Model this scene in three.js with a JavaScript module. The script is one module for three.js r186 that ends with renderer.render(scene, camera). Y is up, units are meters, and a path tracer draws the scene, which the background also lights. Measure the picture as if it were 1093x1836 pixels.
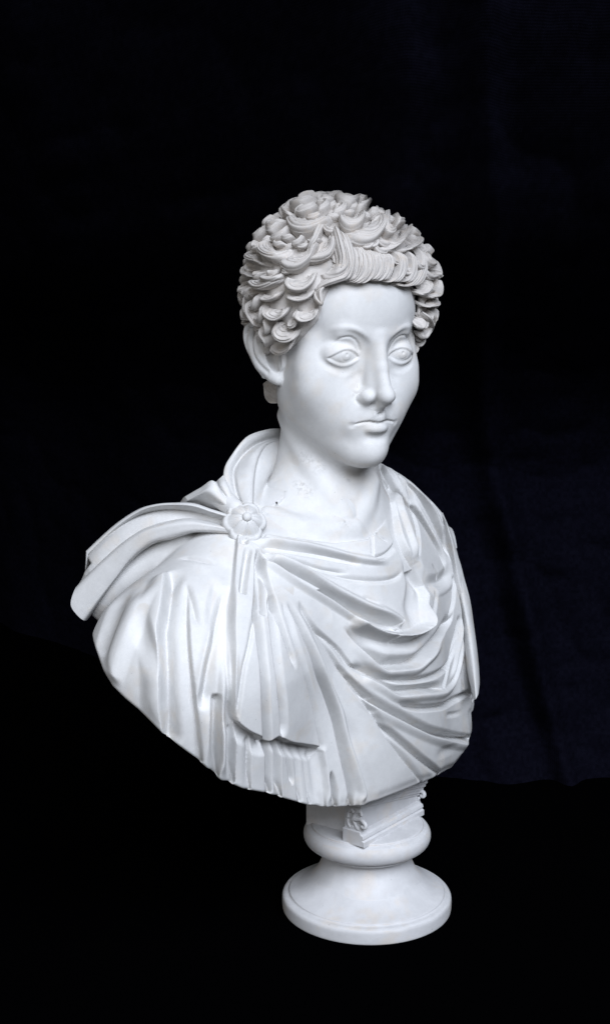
import * as THREE from 'three';
import { RectAreaLightUniformsLib } from 'three/addons/lights/RectAreaLightUniformsLib.js';
import { mergeGeometries } from 'three/addons/utils/BufferGeometryUtils.js';

// ---------- camera, exposure, light ----------
const scene = new THREE.Scene();
const camera = new THREE.PerspectiveCamera(45, 609 / 1024, 0.05, 30);
camera.position.set(-0.063, 0.56, 1.2);
camera.rotation.set(-8 * Math.PI / 180, 0, 0);
const renderer = new THREE.WebGLRenderer({ antialias: true });
renderer.toneMapping = THREE.LinearToneMapping;
renderer.toneMappingExposure = 1.0;
renderer.shadowMap.enabled = true;
RectAreaLightUniformsLib.init();
scene.background = new THREE.Color(0x000000);
// daylight from a wide opening high in front on the right, a weaker one on the left
function windowLight(color, power, w, h, from, to) {
  const l = new THREE.RectAreaLight(color, power, w, h); l.position.set(...from); l.lookAt(...to); scene.add(l); return l;
}
windowLight(0xebf2ff, 12.3, 2.2, 1.5, [0.7, 2.0, 2.1], [0, 0.35, 0]);
windowLight(0xf7f6f6, 1.4, 1.8, 1.6, [-1.2, 1.1, 2.0], [0, 0.35, 0]);
// ---------- small maths (all sculpting is done in millimetres) ----------
const { abs, min, max, sqrt, sin, cos, PI, exp, floor, hypot } = Math;
const clamp = (x, a, b) => (x < a ? a : x > b ? b : x);
const mix = (a, b, t) => a + (b - a) * t;
const sstep = (a, b, x) => { const t = clamp((x - a) / (b - a), 0, 1); return t * t * (3 - 2 * t); };
const rad = (d) => d * PI / 180;
function smin(a, b, k) { const h = max(k - abs(a - b), 0) / k; return min(a, b) - h * h * k * 0.25; }
function smax(a, b, k) { return -smin(-a, -b, k); }
function rng(seed) { let s = seed >>> 0; return () => { s = (s + 0x6D2B79F5) >>> 0; let t = s; t = Math.imul(t ^ (t >>> 15), t | 1); t ^= t + Math.imul(t ^ (t >>> 7), t | 61); return ((t ^ (t >>> 14)) >>> 0) / 4294967296; }; }
function hash3(x, y, z) { let h = (x * 374761393 + y * 668265263 + z * 1274126177) | 0; h = Math.imul(h ^ (h >>> 13), 1274126177); return ((h ^ (h >>> 16)) >>> 0) / 4294967296; }
function vnoise(x, y, z) {
  const X = floor(x), Y = floor(y), Z = floor(z); let a = x - X, b = y - Y, c = z - Z;
  a = a * a * (3 - 2 * a); b = b * b * (3 - 2 * b); c = c * c * (3 - 2 * c);
  const h = (i, j, k) => hash3(X + i, Y + j, Z + k);
  return mix(mix(mix(h(0, 0, 0), h(1, 0, 0), a), mix(h(0, 1, 0), h(1, 1, 0), a), b), mix(mix(h(0, 0, 1), h(1, 0, 1), a), mix(h(0, 1, 1), h(1, 1, 1), a), b), c);
}
const fbm = (x, y, z, s) => 0.5 * vnoise(x * s, y * s, z * s) + 0.3 * vnoise(x * s * 2.1 + 7, y * s * 2.1, z * s * 2.1) + 0.2 * vnoise(x * s * 4.3, y * s * 4.3 + 3, z * s * 4.3);
const ell = (x, y, z, cx, cy, cz, rx, ry, rz) => { // ellipsoid distance (good near the surface)
  const a = (x - cx) / rx, b = (y - cy) / ry, c = (z - cz) / rz, k0 = sqrt(a * a + b * b + c * c);
  if (k0 < 1e-6) return -min(rx, ry, rz);
  const k1 = sqrt(a * a / (rx * rx) + b * b / (ry * ry) + c * c / (rz * rz)); return k0 * (k0 - 1) / k1;
};
const cap = (x, y, z, ax, ay, az, ra, bx, by, bz, rb) => { // tapered capsule
  const dx = bx - ax, dy = by - ay, dz = bz - az, px = x - ax, py = y - ay, pz = z - az;
  const t = clamp((px * dx + py * dy + pz * dz) / (dx * dx + dy * dy + dz * dz), 0, 1);
  return hypot(px - dx * t, py - dy * t, pz - dz * t) - (ra + (rb - ra) * t);
};
// a frame: rotation (yaw about y, pitch about x, roll about z) and an origin
function frame(yaw, pitch, roll, o) {
  const m = new THREE.Matrix4().makeRotationFromEuler(new THREE.Euler(rad(pitch), rad(yaw), rad(roll), 'YXZ')).elements;
  return {
    o, m,
    toLocal: (x, y, z) => { x -= o[0]; y -= o[1]; z -= o[2]; return [m[0] * x + m[1] * y + m[2] * z, m[4] * x + m[5] * y + m[6] * z, m[8] * x + m[9] * y + m[10] * z]; },
    toWorld: (x, y, z) => [o[0] + m[0] * x + m[4] * y + m[8] * z, o[1] + m[1] * x + m[5] * y + m[9] * z, o[2] + m[2] * x + m[6] * y + m[10] * z],
    dirWorld: (x, y, z) => [m[0] * x + m[4] * y + m[8] * z, m[1] * x + m[5] * y + m[9] * z, m[2] * x + m[6] * y + m[10] * z],
  };
}
// Catmull-Rom through points (any dimension), resampled about every `step` mm
function spline(P, step) {
  const out = [], n = P.length, D = P[0].length;
  for (let i = 0; i < n - 1; i++) {
    const p0 = P[max(i - 1, 0)], p1 = P[i], p2 = P[i + 1], p3 = P[min(i + 2, n - 1)];
    const L = hypot(p2[0] - p1[0], p2[1] - p1[1], p2[2] - p1[2]), k = max(1, Math.round(L / step));
    for (let j = 0; j < k; j++) {
      const t = j / k, q = [];
      for (let d = 0; d < D; d++) {
        const a = p0[d], b = p1[d], c = p2[d], e = p3[d];
        q.push(0.5 * (2 * b + (c - a) * t + (2 * a - 5 * b + 4 * c - e) * t * t + (3 * b - a - 3 * c + e) * t * t * t));
      }
      out.push(q);
    }
  }
  out.push(P[n - 1].slice());
  return out;
}
function grad(f, x, y, z, e = 0.6) {
  const a = f(x + e, y, z) - f(x - e, y, z), b = f(x, y + e, z) - f(x, y - e, z), c = f(x, y, z + e) - f(x, y, z - e), l = hypot(a, b, c) || 1;
  return [a / l, b / l, c / l];
}
// spatial lookup: items with points and a reach, hashed in cubes of `cell` mm
class Near {
  constructor(cell) { this.c = cell; this.m = new Map(); }
  key(i, j, k) { return (i + 512) * 1048576 + (j + 512) * 1024 + (k + 512); }
  add(item, pts, reach) { // every cube keeps the span of the line that can reach it
    const c = this.c;
    pts.forEach((p, at) => {
      for (let i = floor((p[0] - reach) / c); i <= floor((p[0] + reach) / c); i++) for (let j = floor((p[1] - reach) / c); j <= floor((p[1] + reach) / c); j++) for (let k = floor((p[2] - reach) / c); k <= floor((p[2] + reach) / c); k++) {
        const key = this.key(i, j, k); let l = this.m.get(key); if (!l) this.m.set(key, l = []);
        const last = l[l.length - 1]; if (last && last.st === item) last.b = at; else l.push({ st: item, a: at, b: at });
      }
    });
  }
  get(x, y, z) { const c = this.c; return this.m.get(this.key(floor(x / c), floor(y / c), floor(z / c))); }
}
// ---------- carved strokes: ridges, grooves and steps that follow a line on a surface ----------
// line: points in mm; h height (negative carves), wl / wr reach to the left and right of the line,
// cusp: a sharp crest or a V groove; t0, t1: part of the length over which it fades in and out
class Strokes {
  constructor(base) { this.base = base; this.near = new Near(10); this.n = 0; }
  add(line, h, wl, wr, o = {}) {
    const P = spline(line, 4), m = P.length, N = [], T = [], S = [0];
    if (o.snap !== 0) for (const p of P) for (let k = 0; k < 4; k++) { const d = this.base(p[0], p[1], p[2]); if (abs(d) < 0.05) break; const n = grad(this.base, p[0], p[1], p[2], 1.5); for (let c = 0; c < 3; c++) p[c] -= n[c] * clamp(d, -8, 8) * 0.9; }
    for (let i = 0; i < m; i++) {
      N.push(grad(this.base, ...P[i], 3));
      if (i) S.push(S[i - 1] + hypot(P[i][0] - P[i - 1][0], P[i][1] - P[i - 1][1], P[i][2] - P[i - 1][2]));
    }
    const L = S[m - 1] || 1, reach = max(wl, wr) + 2, t0 = o.t0 ?? 0.15, t1 = o.t1 ?? 0.15;
    const B = []; // lateral direction for every point
    for (let i = 0; i < m; i++) {
      const a = P[max(i - 1, 0)], b = P[min(i + 1, m - 1)]; let t = [b[0] - a[0], b[1] - a[1], b[2] - a[2]]; const l = hypot(...t) || 1; t = t.map((v) => v / l); T.push(t);
      const n = N[i]; let s = [n[1] * t[2] - n[2] * t[1], n[2] * t[0] - n[0] * t[2], n[0] * t[1] - n[1] * t[0]]; const q = hypot(...s) || 1; B.push(s.map((v) => v / q)); // points to the left of the line seen from outside
    }
    const st = { P, N, B, S, L, h, wl, wr, cusp: !!o.cusp, t0, t1, reach, w0: o.w0 ?? 1, w1: o.w1 ?? 1, side: o.side ?? 1 };
    this.near.add(st, P, reach * 1.25 + 4); this.n++;
    return this;
  }
  disp(x, y, z) {
    const list = this.near.get(x, y, z); if (!list) return 0;
    let sum = 0;
    for (const { st, a: i0, b: i1 } of list) {
      const P = st.P, R = st.reach * 1.6; let best = R * R, bi = -1, bt = 0;
      for (let i = max(i0 - 1, 0); i < min(i1 + 1, P.length - 1); i++) {
        const a = P[i], b = P[i + 1], dx = b[0] - a[0], dy = b[1] - a[1], dz = b[2] - a[2], px = x - a[0], py = y - a[1], pz = z - a[2];
        if (px * px + py * py + pz * pz > (R + 9) * (R + 9)) continue;
        const t = clamp((px * dx + py * dy + pz * dz) / (dx * dx + dy * dy + dz * dz + 1e-9), 0, 1);
        const ex = px - dx * t, ey = py - dy * t, ez = pz - dz * t, d = ex * ex + ey * ey + ez * ez;
        if (d < best) { best = d; bi = i; bt = t; }
      }
      if (bi < 0) continue;
      const a = P[bi], b = P[bi + 1], n = st.N[bi], B = st.B[bi], B2 = st.B[bi + 1];
      const vx = x - mix(a[0], b[0], bt), vy = y - mix(a[1], b[1], bt), vz = z - mix(a[2], b[2], bt), vn = vx * n[0] + vy * n[1] + vz * n[2];
      const lx = vx - n[0] * vn, ly = vy - n[1] * vn, lz = vz - n[2] * vn, dl = sqrt(lx * lx + ly * ly + lz * lz);
      const sd = lx * mix(B[0], B2[0], bt) + ly * mix(B[1], B2[1], bt) + lz * mix(B[2], B2[2], bt);
      const s = sd >= 0 ? dl : -dl, u = mix(st.S[bi], st.S[bi + 1], bt) / st.L;
      const k = mix(st.w0, st.w1, u);
      let f = st.t0 > 0 ? sstep(0, st.t0, u) : 1; if (st.t1 > 0) f *= sstep(0, st.t1, 1 - u);
      const w = (s >= 0 ? st.wl : st.wr) * k, q = abs(s) / w; if (q >= 1) continue;
      const v = st.cusp ? (1 - q) * (1 - q) : (1 - q * q) * (1 - q * q);
      sum += st.h * f * v;
    }
    return sum;
  }
}
// a chain of tapered capsules as one distance, smoothly curved; points [x, y, z, r]
class Tubes {
  constructor() { this.l = []; }
  add(P, step = 5) { const Q = spline(P, step); let lo = [1e9, 1e9, 1e9], hi = [-1e9, -1e9, -1e9]; for (const q of Q) for (let d = 0; d < 3; d++) { lo[d] = min(lo[d], q[d] - q[3]); hi[d] = max(hi[d], q[d] + q[3]); } this.l.push({ Q, lo, hi }); return this; }
  dist(x, y, z, k = 0) {
    let d = 60;
    for (const { Q, lo, hi } of this.l) {
      const ox = max(lo[0] - x, 0, x - hi[0]), oy = max(lo[1] - y, 0, y - hi[1]), oz = max(lo[2] - z, 0, z - hi[2]), out = sqrt(ox * ox + oy * oy + oz * oz);
      if (out > d + k) continue;
      let e = 60;
      for (let i = 0; i < Q.length - 1; i++) { const a = Q[i], b = Q[i + 1]; const v = cap(x, y, z, a[0], a[1], a[2], a[3], b[0], b[1], b[2], b[3]); if (v < e) e = v; }
      d = k ? smin(d, e, k) : min(d, e);
    }
    return d;
  }
}
// polygon in the plane that faces `dir`; signed distance, negative inside
class Outline {
  constructor(pts, dir, step = 6, closed = true) {
    const l = hypot(...dir), n = dir.map((v) => v / l); const u = [n[2], 0, -n[0]], ul = hypot(...u); this.u = u.map((v) => v / ul);
    const U = this.u; this.v = [n[1] * U[2] - n[2] * U[1], n[2] * U[0] - n[0] * U[2], n[0] * U[1] - n[1] * U[0]];
    this.p = pts.map((p) => this.flat(...p));
    this.bx = [min(...this.p.map((p) => p[0])), max(...this.p.map((p) => p[0])), min(...this.p.map((p) => p[1])), max(...this.p.map((p) => p[1]))];
  }
  flat(x, y, z) { const u = this.u, v = this.v; return [x * u[0] + y * u[1] + z * u[2], x * v[0] + y * v[1] + z * v[2]]; }
  dist(x, y, z) {
    const u = this.u, v = this.v, a = x * u[0] + y * u[1] + z * u[2], b = x * v[0] + y * v[1] + z * v[2], p = this.p, n = p.length;
    let d = 1e9, inside = false;
    for (let i = 0, j = n - 1; i < n; j = i++) {
      const ex = p[j][0] - p[i][0], ey = p[j][1] - p[i][1], wx = a - p[i][0], wy = b - p[i][1], t = clamp((wx * ex + wy * ey) / (ex * ex + ey * ey + 1e-9), 0, 1);
      const qx = wx - ex * t, qy = wy - ey * t; d = min(d, qx * qx + qy * qy);
      if ((p[i][1] > b) !== (p[j][1] > b) && a < (p[j][0] - p[i][0]) * (b - p[i][1]) / (p[j][1] - p[i][1]) + p[i][0]) inside = !inside;
    }
    return inside ? -sqrt(d) : sqrt(d);
  }
}
// ---------- surface nets over a sparse lattice: f(x, y, z) in mm, box in mm, cell h ----------
function surfaceNet(f, lo, hi, h, slack = 6) {
  const S = 8, nb = [0, 1, 2].map((d) => Math.ceil((hi[d] - lo[d]) / (S * h))), nx = nb[0] * S + 1, ny = nb[1] * S + 1, nz = nb[2] * S + 1;
  const val = new Float32Array(nx * ny * nz).fill(NaN), blocks = [], reach = S * h * 0.87 * 1.15 + slack;
  for (let k = 0; k < nb[2]; k++) for (let j = 0; j < nb[1]; j++) for (let i = 0; i < nb[0]; i++) {
    if (abs(f(lo[0] + (i + 0.5) * S * h, lo[1] + (j + 0.5) * S * h, lo[2] + (k + 0.5) * S * h)) > reach) continue;
    blocks.push([i * S, j * S, k * S]);
    for (let c = 0; c <= S; c++) for (let b = 0; b <= S; b++) {
      let id = ((k * S + c) * ny + j * S + b) * nx + i * S;
      for (let a = 0; a <= S; a++, id++) if (val[id] !== val[id]) val[id] = f(lo[0] + (i * S + a) * h, lo[1] + (j * S + b) * h, lo[2] + (k * S + c) * h);
    }
  }
  const vid = new Int32Array(nx * ny * nz), pos = []; // index + 1 of the vertex of a cell
  const off = [0, 1, nx, nx + 1, nx * ny, nx * ny + 1, nx * ny + nx, nx * ny + nx + 1];
  const E = [[0, 1], [2, 3], [4, 5], [6, 7], [0, 2], [1, 3], [4, 6], [5, 7], [0, 4], [1, 5], [2, 6], [3, 7]];
  for (const [i0, j0, k0] of blocks) for (let k = k0; k < k0 + S; k++) for (let j = j0; j < j0 + S; j++) for (let i = i0; i < i0 + S; i++) {
    const id = (k * ny + j) * nx + i; let m = 0; for (let c = 0; c < 8; c++) if (val[id + off[c]] < 0) m |= 1 << c;
    if (m === 0 || m === 255) continue;
    let x = 0, y = 0, z = 0, n = 0;
    for (const [a, b] of E) { const A = (m >> a) & 1, B = (m >> b) & 1; if (A === B) continue; const va = val[id + off[a]], vb = val[id + off[b]], t = va / (va - vb); x += (a & 1) + ((b & 1) - (a & 1)) * t; y += ((a >> 1) & 1) + (((b >> 1) & 1) - ((a >> 1) & 1)) * t; z += (a >> 2) + ((b >> 2) - (a >> 2)) * t; n++; }
    pos.push(lo[0] + (i + x / n) * h, lo[1] + (j + y / n) * h, lo[2] + (k + z / n) * h); vid[id] = pos.length / 3;
  }
  const tri = [];
  const quad = (a, b, c, d, flip) => { if (!(a && b && c && d)) return; if (flip) tri.push(a - 1, c - 1, b - 1, a - 1, d - 1, c - 1); else tri.push(a - 1, b - 1, c - 1, a - 1, c - 1, d - 1); };
  for (const [i0, j0, k0] of blocks) for (let k = k0; k < k0 + S; k++) for (let j = j0; j < j0 + S; j++) for (let i = i0; i < i0 + S; i++) {
    const id = (k * ny + j) * nx + i, s = val[id] < 0;
    if (j && k && (val[id + 1] < 0) !== s) quad(vid[id], vid[id - nx], vid[id - nx - nx * ny], vid[id - nx * ny], !s);
    if (i && k && (val[id + nx] < 0) !== s) quad(vid[id], vid[id - nx * ny], vid[id - 1 - nx * ny], vid[id - 1], !s);
    if (i && j && (val[id + nx * ny] < 0) !== s) quad(vid[id], vid[id - 1], vid[id - 1 - nx], vid[id - nx], !s);
  }
  return { pos, tri };
}
// Taubin smoothing: takes out the stair-steps of the lattice without shrinking
function relax(mesh, rounds) {
  const { pos, tri } = mesh, n = pos.length, sum = new Float32Array(n), cnt = new Uint16Array(n / 3);
  for (let r = 0; r < rounds * 2; r++) {
    sum.fill(0); cnt.fill(0);
    for (let t = 0; t < tri.length; t += 3) for (let e = 0; e < 3; e++) { const a = tri[t + e], b = tri[t + (e + 1) % 3]; sum[a * 3] += pos[b * 3]; sum[a * 3 + 1] += pos[b * 3 + 1]; sum[a * 3 + 2] += pos[b * 3 + 2]; cnt[a]++; }
    const k = r % 2 ? -0.53 : 0.5;
    for (let v = 0; v < n; v++) pos[v] += k * (sum[v] / (cnt[(v / 3) | 0] || 1) - pos[v]);
  }
  return mesh;
}
// mesh data (mm) -> BufferGeometry (m); normals smoothed over the shared vertices
function toGeometry({ pos, tri }, keep) {
  let T = tri;
  if (keep) { T = []; for (let t = 0; t < tri.length; t += 3) { const a = tri[t] * 3, b = tri[t + 1] * 3, c = tri[t + 2] * 3; if (keep((pos[a] + pos[b] + pos[c]) / 3, (pos[a + 1] + pos[b + 1] + pos[c + 1]) / 3, (pos[a + 2] + pos[b + 2] + pos[c + 2]) / 3)) T.push(tri[t], tri[t + 1], tri[t + 2]); } }
  const nv = pos.length / 3, nor = new Float32Array(pos.length);
  for (let t = 0; t < tri.length; t += 3) {
    const a = tri[t] * 3, b = tri[t + 1] * 3, c = tri[t + 2] * 3;
    const ux = pos[b] - pos[a], uy = pos[b + 1] - pos[a + 1], uz = pos[b + 2] - pos[a + 2], wx = pos[c] - pos[a], wy = pos[c + 1] - pos[a + 1], wz = pos[c + 2] - pos[a + 2];
    const x = uy * wz - uz * wy, y = uz * wx - ux * wz, z = ux * wy - uy * wx;
    for (const i of [a, b, c]) { nor[i] += x; nor[i + 1] += y; nor[i + 2] += z; }
  }
  const map = new Int32Array(nv).fill(-1), P = [], N = [], I = [];
  for (const v of T) { if (map[v] < 0) { map[v] = P.length / 3; const i = v * 3, l = hypot(nor[i], nor[i + 1], nor[i + 2]) || 1; P.push(pos[i] / 1000, pos[i + 1] / 1000, pos[i + 2] / 1000); N.push(nor[i] / l, nor[i + 1] / l, nor[i + 2] / l); } I.push(map[v]); }
  const g = new THREE.BufferGeometry();
  g.setAttribute('position', new THREE.Float32BufferAttribute(P, 3)); g.setAttribute('normal', new THREE.Float32BufferAttribute(N, 3));
  g.setIndex(I); return g;
}
// ---------- the head: millimetres, origin between the eyes, x to his left, z out of the face ----------
const HF = frame(29, 6, 1.3, [-0.6, 548.9, 66.3]);
function hairShell(x, y, z) { // mean surface of the hair
  const a = abs(x);
  let d = ell(x, y, z, 0, 42, -80, 82, 90, 92);
  d = smin(d, ell(x, y, z, 0, 68, -76, 78, 66, 82), 12);
  d = smin(d, ell(a, y, z, 44, 46, -50, 46, 54, 46), 20);
  d = smin(d, ell(x, y, z, 0, 80, -32, 50, 32, 42), 18);
  d = smin(d, ell(a, y, z, 16, -38, -100, 33, 46, 34), 20); // nape
  return d;
}
// face without the finest lines; a = |x|
function faceForm(x, y, z) {
  const a = abs(x);
  let d = ell(x, y, z, 0, 34, -76, 68, 90, 86);                                   // cranium
  d = smin(d, ell(x, y, z, 0, 36, -42, 58, 50, 50), 16);                          // forehead
  d = smin(d, ell(x, y, z, 0, -26, -54, 61, 66, 54), 18);                         // middle of the face
  d = smin(d, ell(a, y, z, 38, -32, -28, 27, 32, 26), 16);                        // cheeks
  d = smin(d, cap(a, y, z, 43, -54, -58, 14, 9, -93, -12, 13), 30);              // jaw line
  d = smin(d, ell(x, y, z, 0, -64, -36, 41, 40, 40), 18);                         // lower face
  d = smin(d, ell(a, y, z, 24, -50, -19, 19, 24, 21), 14);                        // soft cheeks beside the mouth
  d = smin(d, ell(x, y, z, 0, -92, -3, 15.5, 16, 18), 14);                          // chin
  d = smin(d, cap(a, y, z, 6, 12, 3, 5, 31, 18, -2.6, 5), 10);                      // brows
  d = smin(d, cap(a, y, z, 50, 8, -27, 8, 52, -16, -26, 8), 12);                  // outer rim of the socket
  d = smax(d, -ell(a, y, z, 29, 2, 14, 18, 15, 13.5), 7);                         // eye sockets
  d = smax(d, -ell(a, y, z, 16, -5, 16.5, 6, 12, 12), 8);
  d = smin(d, ell(a, y, z, 30.8, -3.4, -13.6, 18, 14.2, 17.4), 3);              // lids over the eyeball
  // nose
  let n = smin(cap(x, y, z, 0, 14, 7, 5.4, 0, -14, 15.6, 4.5), cap(x, y, z, 0, -14, 15.6, 4.5, 0, -35, 22.8, 6.6), 4);
  n = smin(n, cap(x, y, z, 0, 6, 3, 8, 0, -36, 6.5, 13.4), 7);
  n = smin(n, ell(x, y, z, 0, -38, 24.6, 7.6, 7.4, 8), 3);
  n = smin(n, ell(a, y, z, 11.9, -40.2, 9, 6.2, 6.7, 9.3), 4.2);                    // wings
  n = smin(n, cap(x, y, z, 0, -45, 20, 4.4, 0, -51, 10, 4.6), 3);                 // columella
  d = smin(d, n, 6);
  d = smax(d, -ell(a, y, z, 7.2, -48.4, 14.5, 3.2, 3.8, 6.5), 1.6);               // nostrils
  // mouth: muzzle, lips
  d = smin(d, ell(x, y, z, 0, -62, -2, 24, 19, 12.5), 12);
  d = smin(d, cap(a, y, z, 3.5, -59.2, 11, 4.8, 15, -62.8, 2, 2.8), 3.6);           // upper lip
  d = smin(d, ell(x, y, z, 0, -61, 12, 4.5, 3.8, 4), 3);
  d = smin(d, ell(x, y, z, 0, -69.6, 7.2, 12.2, 6.8, 9.8), 3);                     // lower lip
  return d;
}
const FS = new Strokes(faceForm);     // fine lines of the face
for (const s of [-1, 1]) {
  const st = (p, h, w, o) => FS.add(p.map((q) => [q[0] * s, q[1], q[2]]), h, w, w, o);
  st([[15, -2, 0], [19, 6, 3.5], [27, 11.5, 5], [37, 10.5, 1], [46, 3, -8]], -1.3, 2.6, { cusp: 1, t0: 0.1, t1: 0.35 });          // crease over the upper lid
  st([[14, -9, 3], [22, -16.5, 3.5], [33, -18, 1], [44, -13, -7], [49, -5, -12]], -0.9, 5, { t0: 0.3, t1: 0.3 });             // crease under the lower lid
  st([[9, 9, 9], [16, 17, 6], [27, 21.5, 4], [39, 20.5, -3], [48, 16, -12]], 0.7, 4, { t0: 0.3, t1: 0.5 });                      // arch of the brow
  st([[12, 1, 4], [12.5, 8, 5], [18, 14.5, 4], [28, 18, 2.5], [40, 16.5, -4]], -0.7, 6, { t0: 0.3, t1: 0.5 });                             // hollow under the brow
  st([[9, -32.5, 14], [15, -33, 9.5], [20, -38, 5], [20, -44.5, 3], [14, -49, 7]], -1.7, 3.4, { cusp: 1, t0: 0.4, t1: 0.2 });     // wing of the nose
  st([[18, -64.6, 4], [21, -65.4, 1], [23.5, -66.4, -1]], -1, 4.2, { t0: 0.4, t1: 0.5 });                                     // corner of the mouth
  st([[15, -15, 4], [21, -23, 4], [32, -28, 1]], -0.8, 5.5, { t0: 0.3, t1: 0.5 });                                             // fold from the inner corner
  st([[3.8, -52.5, 12], [4.4, -56, 13], [4.6, -59, 13]], 0.6, 2.2, { t0: 0.3, t1: 0.3 });                                      // philtrum edges
}
FS.add([[0, -52, 12], [0, -56, 12.5], [0, -59.5, 13.5]], -1.4, 3.4, 3.4, { t0: 0.2, t1: 0.3 });
FS.add([[-20.5, -65.4, 2], [-15, -64, 6], [-8.5, -62.9, 10.5], [-4, -63.2, 13], [0, -64.8, 14], [4, -63.2, 13], [8.5, -62.9, 10.5], [15, -64, 6], [20.5, -65.4, 2]], -2.6, 2.4, 2, { cusp: 1, t0: 0.1, t1: 0.1 }); // mouth line
FS.add([[-15, -78, 2], [0, -79, 6], [15, -78, 2]], -2, 6.5, 6.5, { t0: 0.45, t1: 0.45 });                                       // hollow over the chin
// opening of the eye: the eyeball lies behind the lids
function eyeDisp(x, y, z) {
  if (z < -24 || y > 14 || y < -24) return 0;
  const s = x < 0 ? -1 : 1, a = x * s; if (a < 10 || a > 54) return 0;
  const u = (a - 15.5) / 30.5, c = clamp(u, 0, 1); // inner to outer corner
  const top = -5.6 + 8.0 * Math.pow(sin(PI * Math.pow(c, 0.92)), 0.85) - 0.6 * c, bot = -5.6 - 6 * Math.pow(sin(PI * Math.pow(c, 1.1)), 0.85) - 0.6 * c;
  const e = min(top - y, y - bot, u * 16, (1 - u) * 16); // > 0 inside
  let d = -1.35 * sstep(-0.5, 1.1, e);
  const rim = exp(-Math.pow((e + 1.5) / 1.3, 2)) * sstep(-0.06, 0.06, u) * sstep(-0.06, 0.06, 1 - u);
  d += (y > -5.6 ? 0.3 : 0.45) * rim; // lid rims
  if (e > 0.2) {
    const r = hypot(a - 30 - 0.8 * s, y + 3.2); // iris, cut ring; pupil, cut dot
    d -= 0.3 * exp(-Math.pow((r - 6) / 0.7, 2)) + 0.7 * sstep(2.0, 0.8, hypot(a - 30 - 0.8 * s, y + 2.4));
  }
  return d;
}
const headRelief = (x, y, z) => FS.disp(x, y, z) + eyeDisp(x, y, z);
// ---------- the near ear (world mm) ----------
const EarRim = new Tubes(), EarPlate = new Tubes(), EarFold = new Tubes(), EarGroove = new Tubes();
EarRim.add([[-99.2, 561.7, 50, 2], [-102.7, 567.2, 48, 2.4], [-107.5, 571.5, 42, 2.6], [-112.8, 572.6, 35, 2.7], [-117.5, 568.9, 29, 2.6], [-118.8, 562.3, 27, 2.4], [-117.7, 555.1, 27, 2.3], [-114.8, 547.5, 29, 2.2], [-110.4, 539.4, 32, 2.1], [-105.4, 531.3, 35, 2.1], [-101, 524.8, 38, 2.3]], 3);
EarPlate.add([[-112, 567.3, 32, 3], [-113.7, 557.7, 29, 4], [-110.1, 546, 31, 5], [-104.4, 535.4, 35, 6], [-97.1, 529.4, 39, 6.5], [-92, 524.9, 42, 6.8], [-87.8, 522, 45, 5.5]], 3);
EarPlate.add([[-102.2, 562.8, 36, 6], [-101.8, 548.6, 34, 8], [-95.1, 538.5, 36, 8], [-87.9, 529.4, 40, 8]], 3);
EarFold.add([[-106.6, 564.8, 39, 2.4], [-108.3, 557.7, 37, 2.9], [-107.6, 548.6, 37, 3.1], [-104.2, 541, 39, 3.1], [-99, 535, 42, 3], [-93.9, 532.1, 45, 2.8]], 3);
EarGroove.add([[-107.4, 567.7, 46, 2.6], [-113, 563.2, 39, 2.8], [-113.4, 557.7, 37, 2.7], [-111.3, 549.6, 38, 2.6], [-107.6, 541.1, 41, 2.5], [-102.9, 534.1, 44, 2.3], [-97.9, 528.6, 47, 1.6]], 3);
EarRim.add([[-84.1, 546.7, 50, 3.2], [-84.9, 540.7, 50, 3.4], [-85.1, 535.2, 50, 2.8], [-86.7, 531.6, 48, 2.6]], 3);
const earHollow = [-93.2, 543.7, 50];
function earDist(x, y, z) {
  let d = EarPlate.dist(x, y, z, 4);
  if (d > 25) return d;
  d = smin(d, EarRim.dist(x, y, z), 1.4);
  d = smax(d, -EarGroove.dist(x, y, z), 1.6);
  d = smin(d, EarFold.dist(x, y, z), 1.2);
  const q = [x - earHollow[0], y - earHollow[1], z - earHollow[2]], c = 0.95, s = 0.31; // hollow, leaning with the ear
  d = smax(d, -ell(q[0] * c + q[1] * s, -q[0] * s + q[1] * c, q[2], 0, 0, 2, 7.2, 16, 17), 1.8);
  d = smin(d, cap(x, y, z, ...[-84.1, 545.7, 48], 3.2, ...[-85.2, 533.6, 47], 2.6), 2);
  return d;
}
// ---------- the torso under the cloth: millimetres, x to his left, z forward ----------
const BF = frame(54, 0, 0, [-45, 0, -15]);
function torsoLocal(x, y, z) {
  const a = abs(x);
  let d = ell(x, y, z, 0, 230, 0, 158, 205, 104);
  d = smin(d, ell(x, y, z, 0, 120, 0, 186, 118, 90), 50);
  d = smin(d, cap(a, y, z, 130, 322, -6, 57, 190, 268, -8, 77), 60);
  d = smin(d, cap(a, y, z, 190, 268, -8, 77, 182, 150, -6, 70), 70);
  d = smin(d, cap(a, y, z, 0, 372, -18, 44, 130, 332, -10, 50), 34);
  return d;
}
const torsoBase = (x, y, z) => { const p = BF.toLocal(x, y, z); return torsoLocal(p[0], p[1], p[2]); };
// neck and the bare skin at the throat
const neckDist = (x, y, z) => {
  let d = cap(x, y, z, -46, 372, -14, 50, -36, 500, -10, 48);
  d = smin(d, torsoBase(x, y, z) + 3, 34);
  return d;
};
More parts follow.
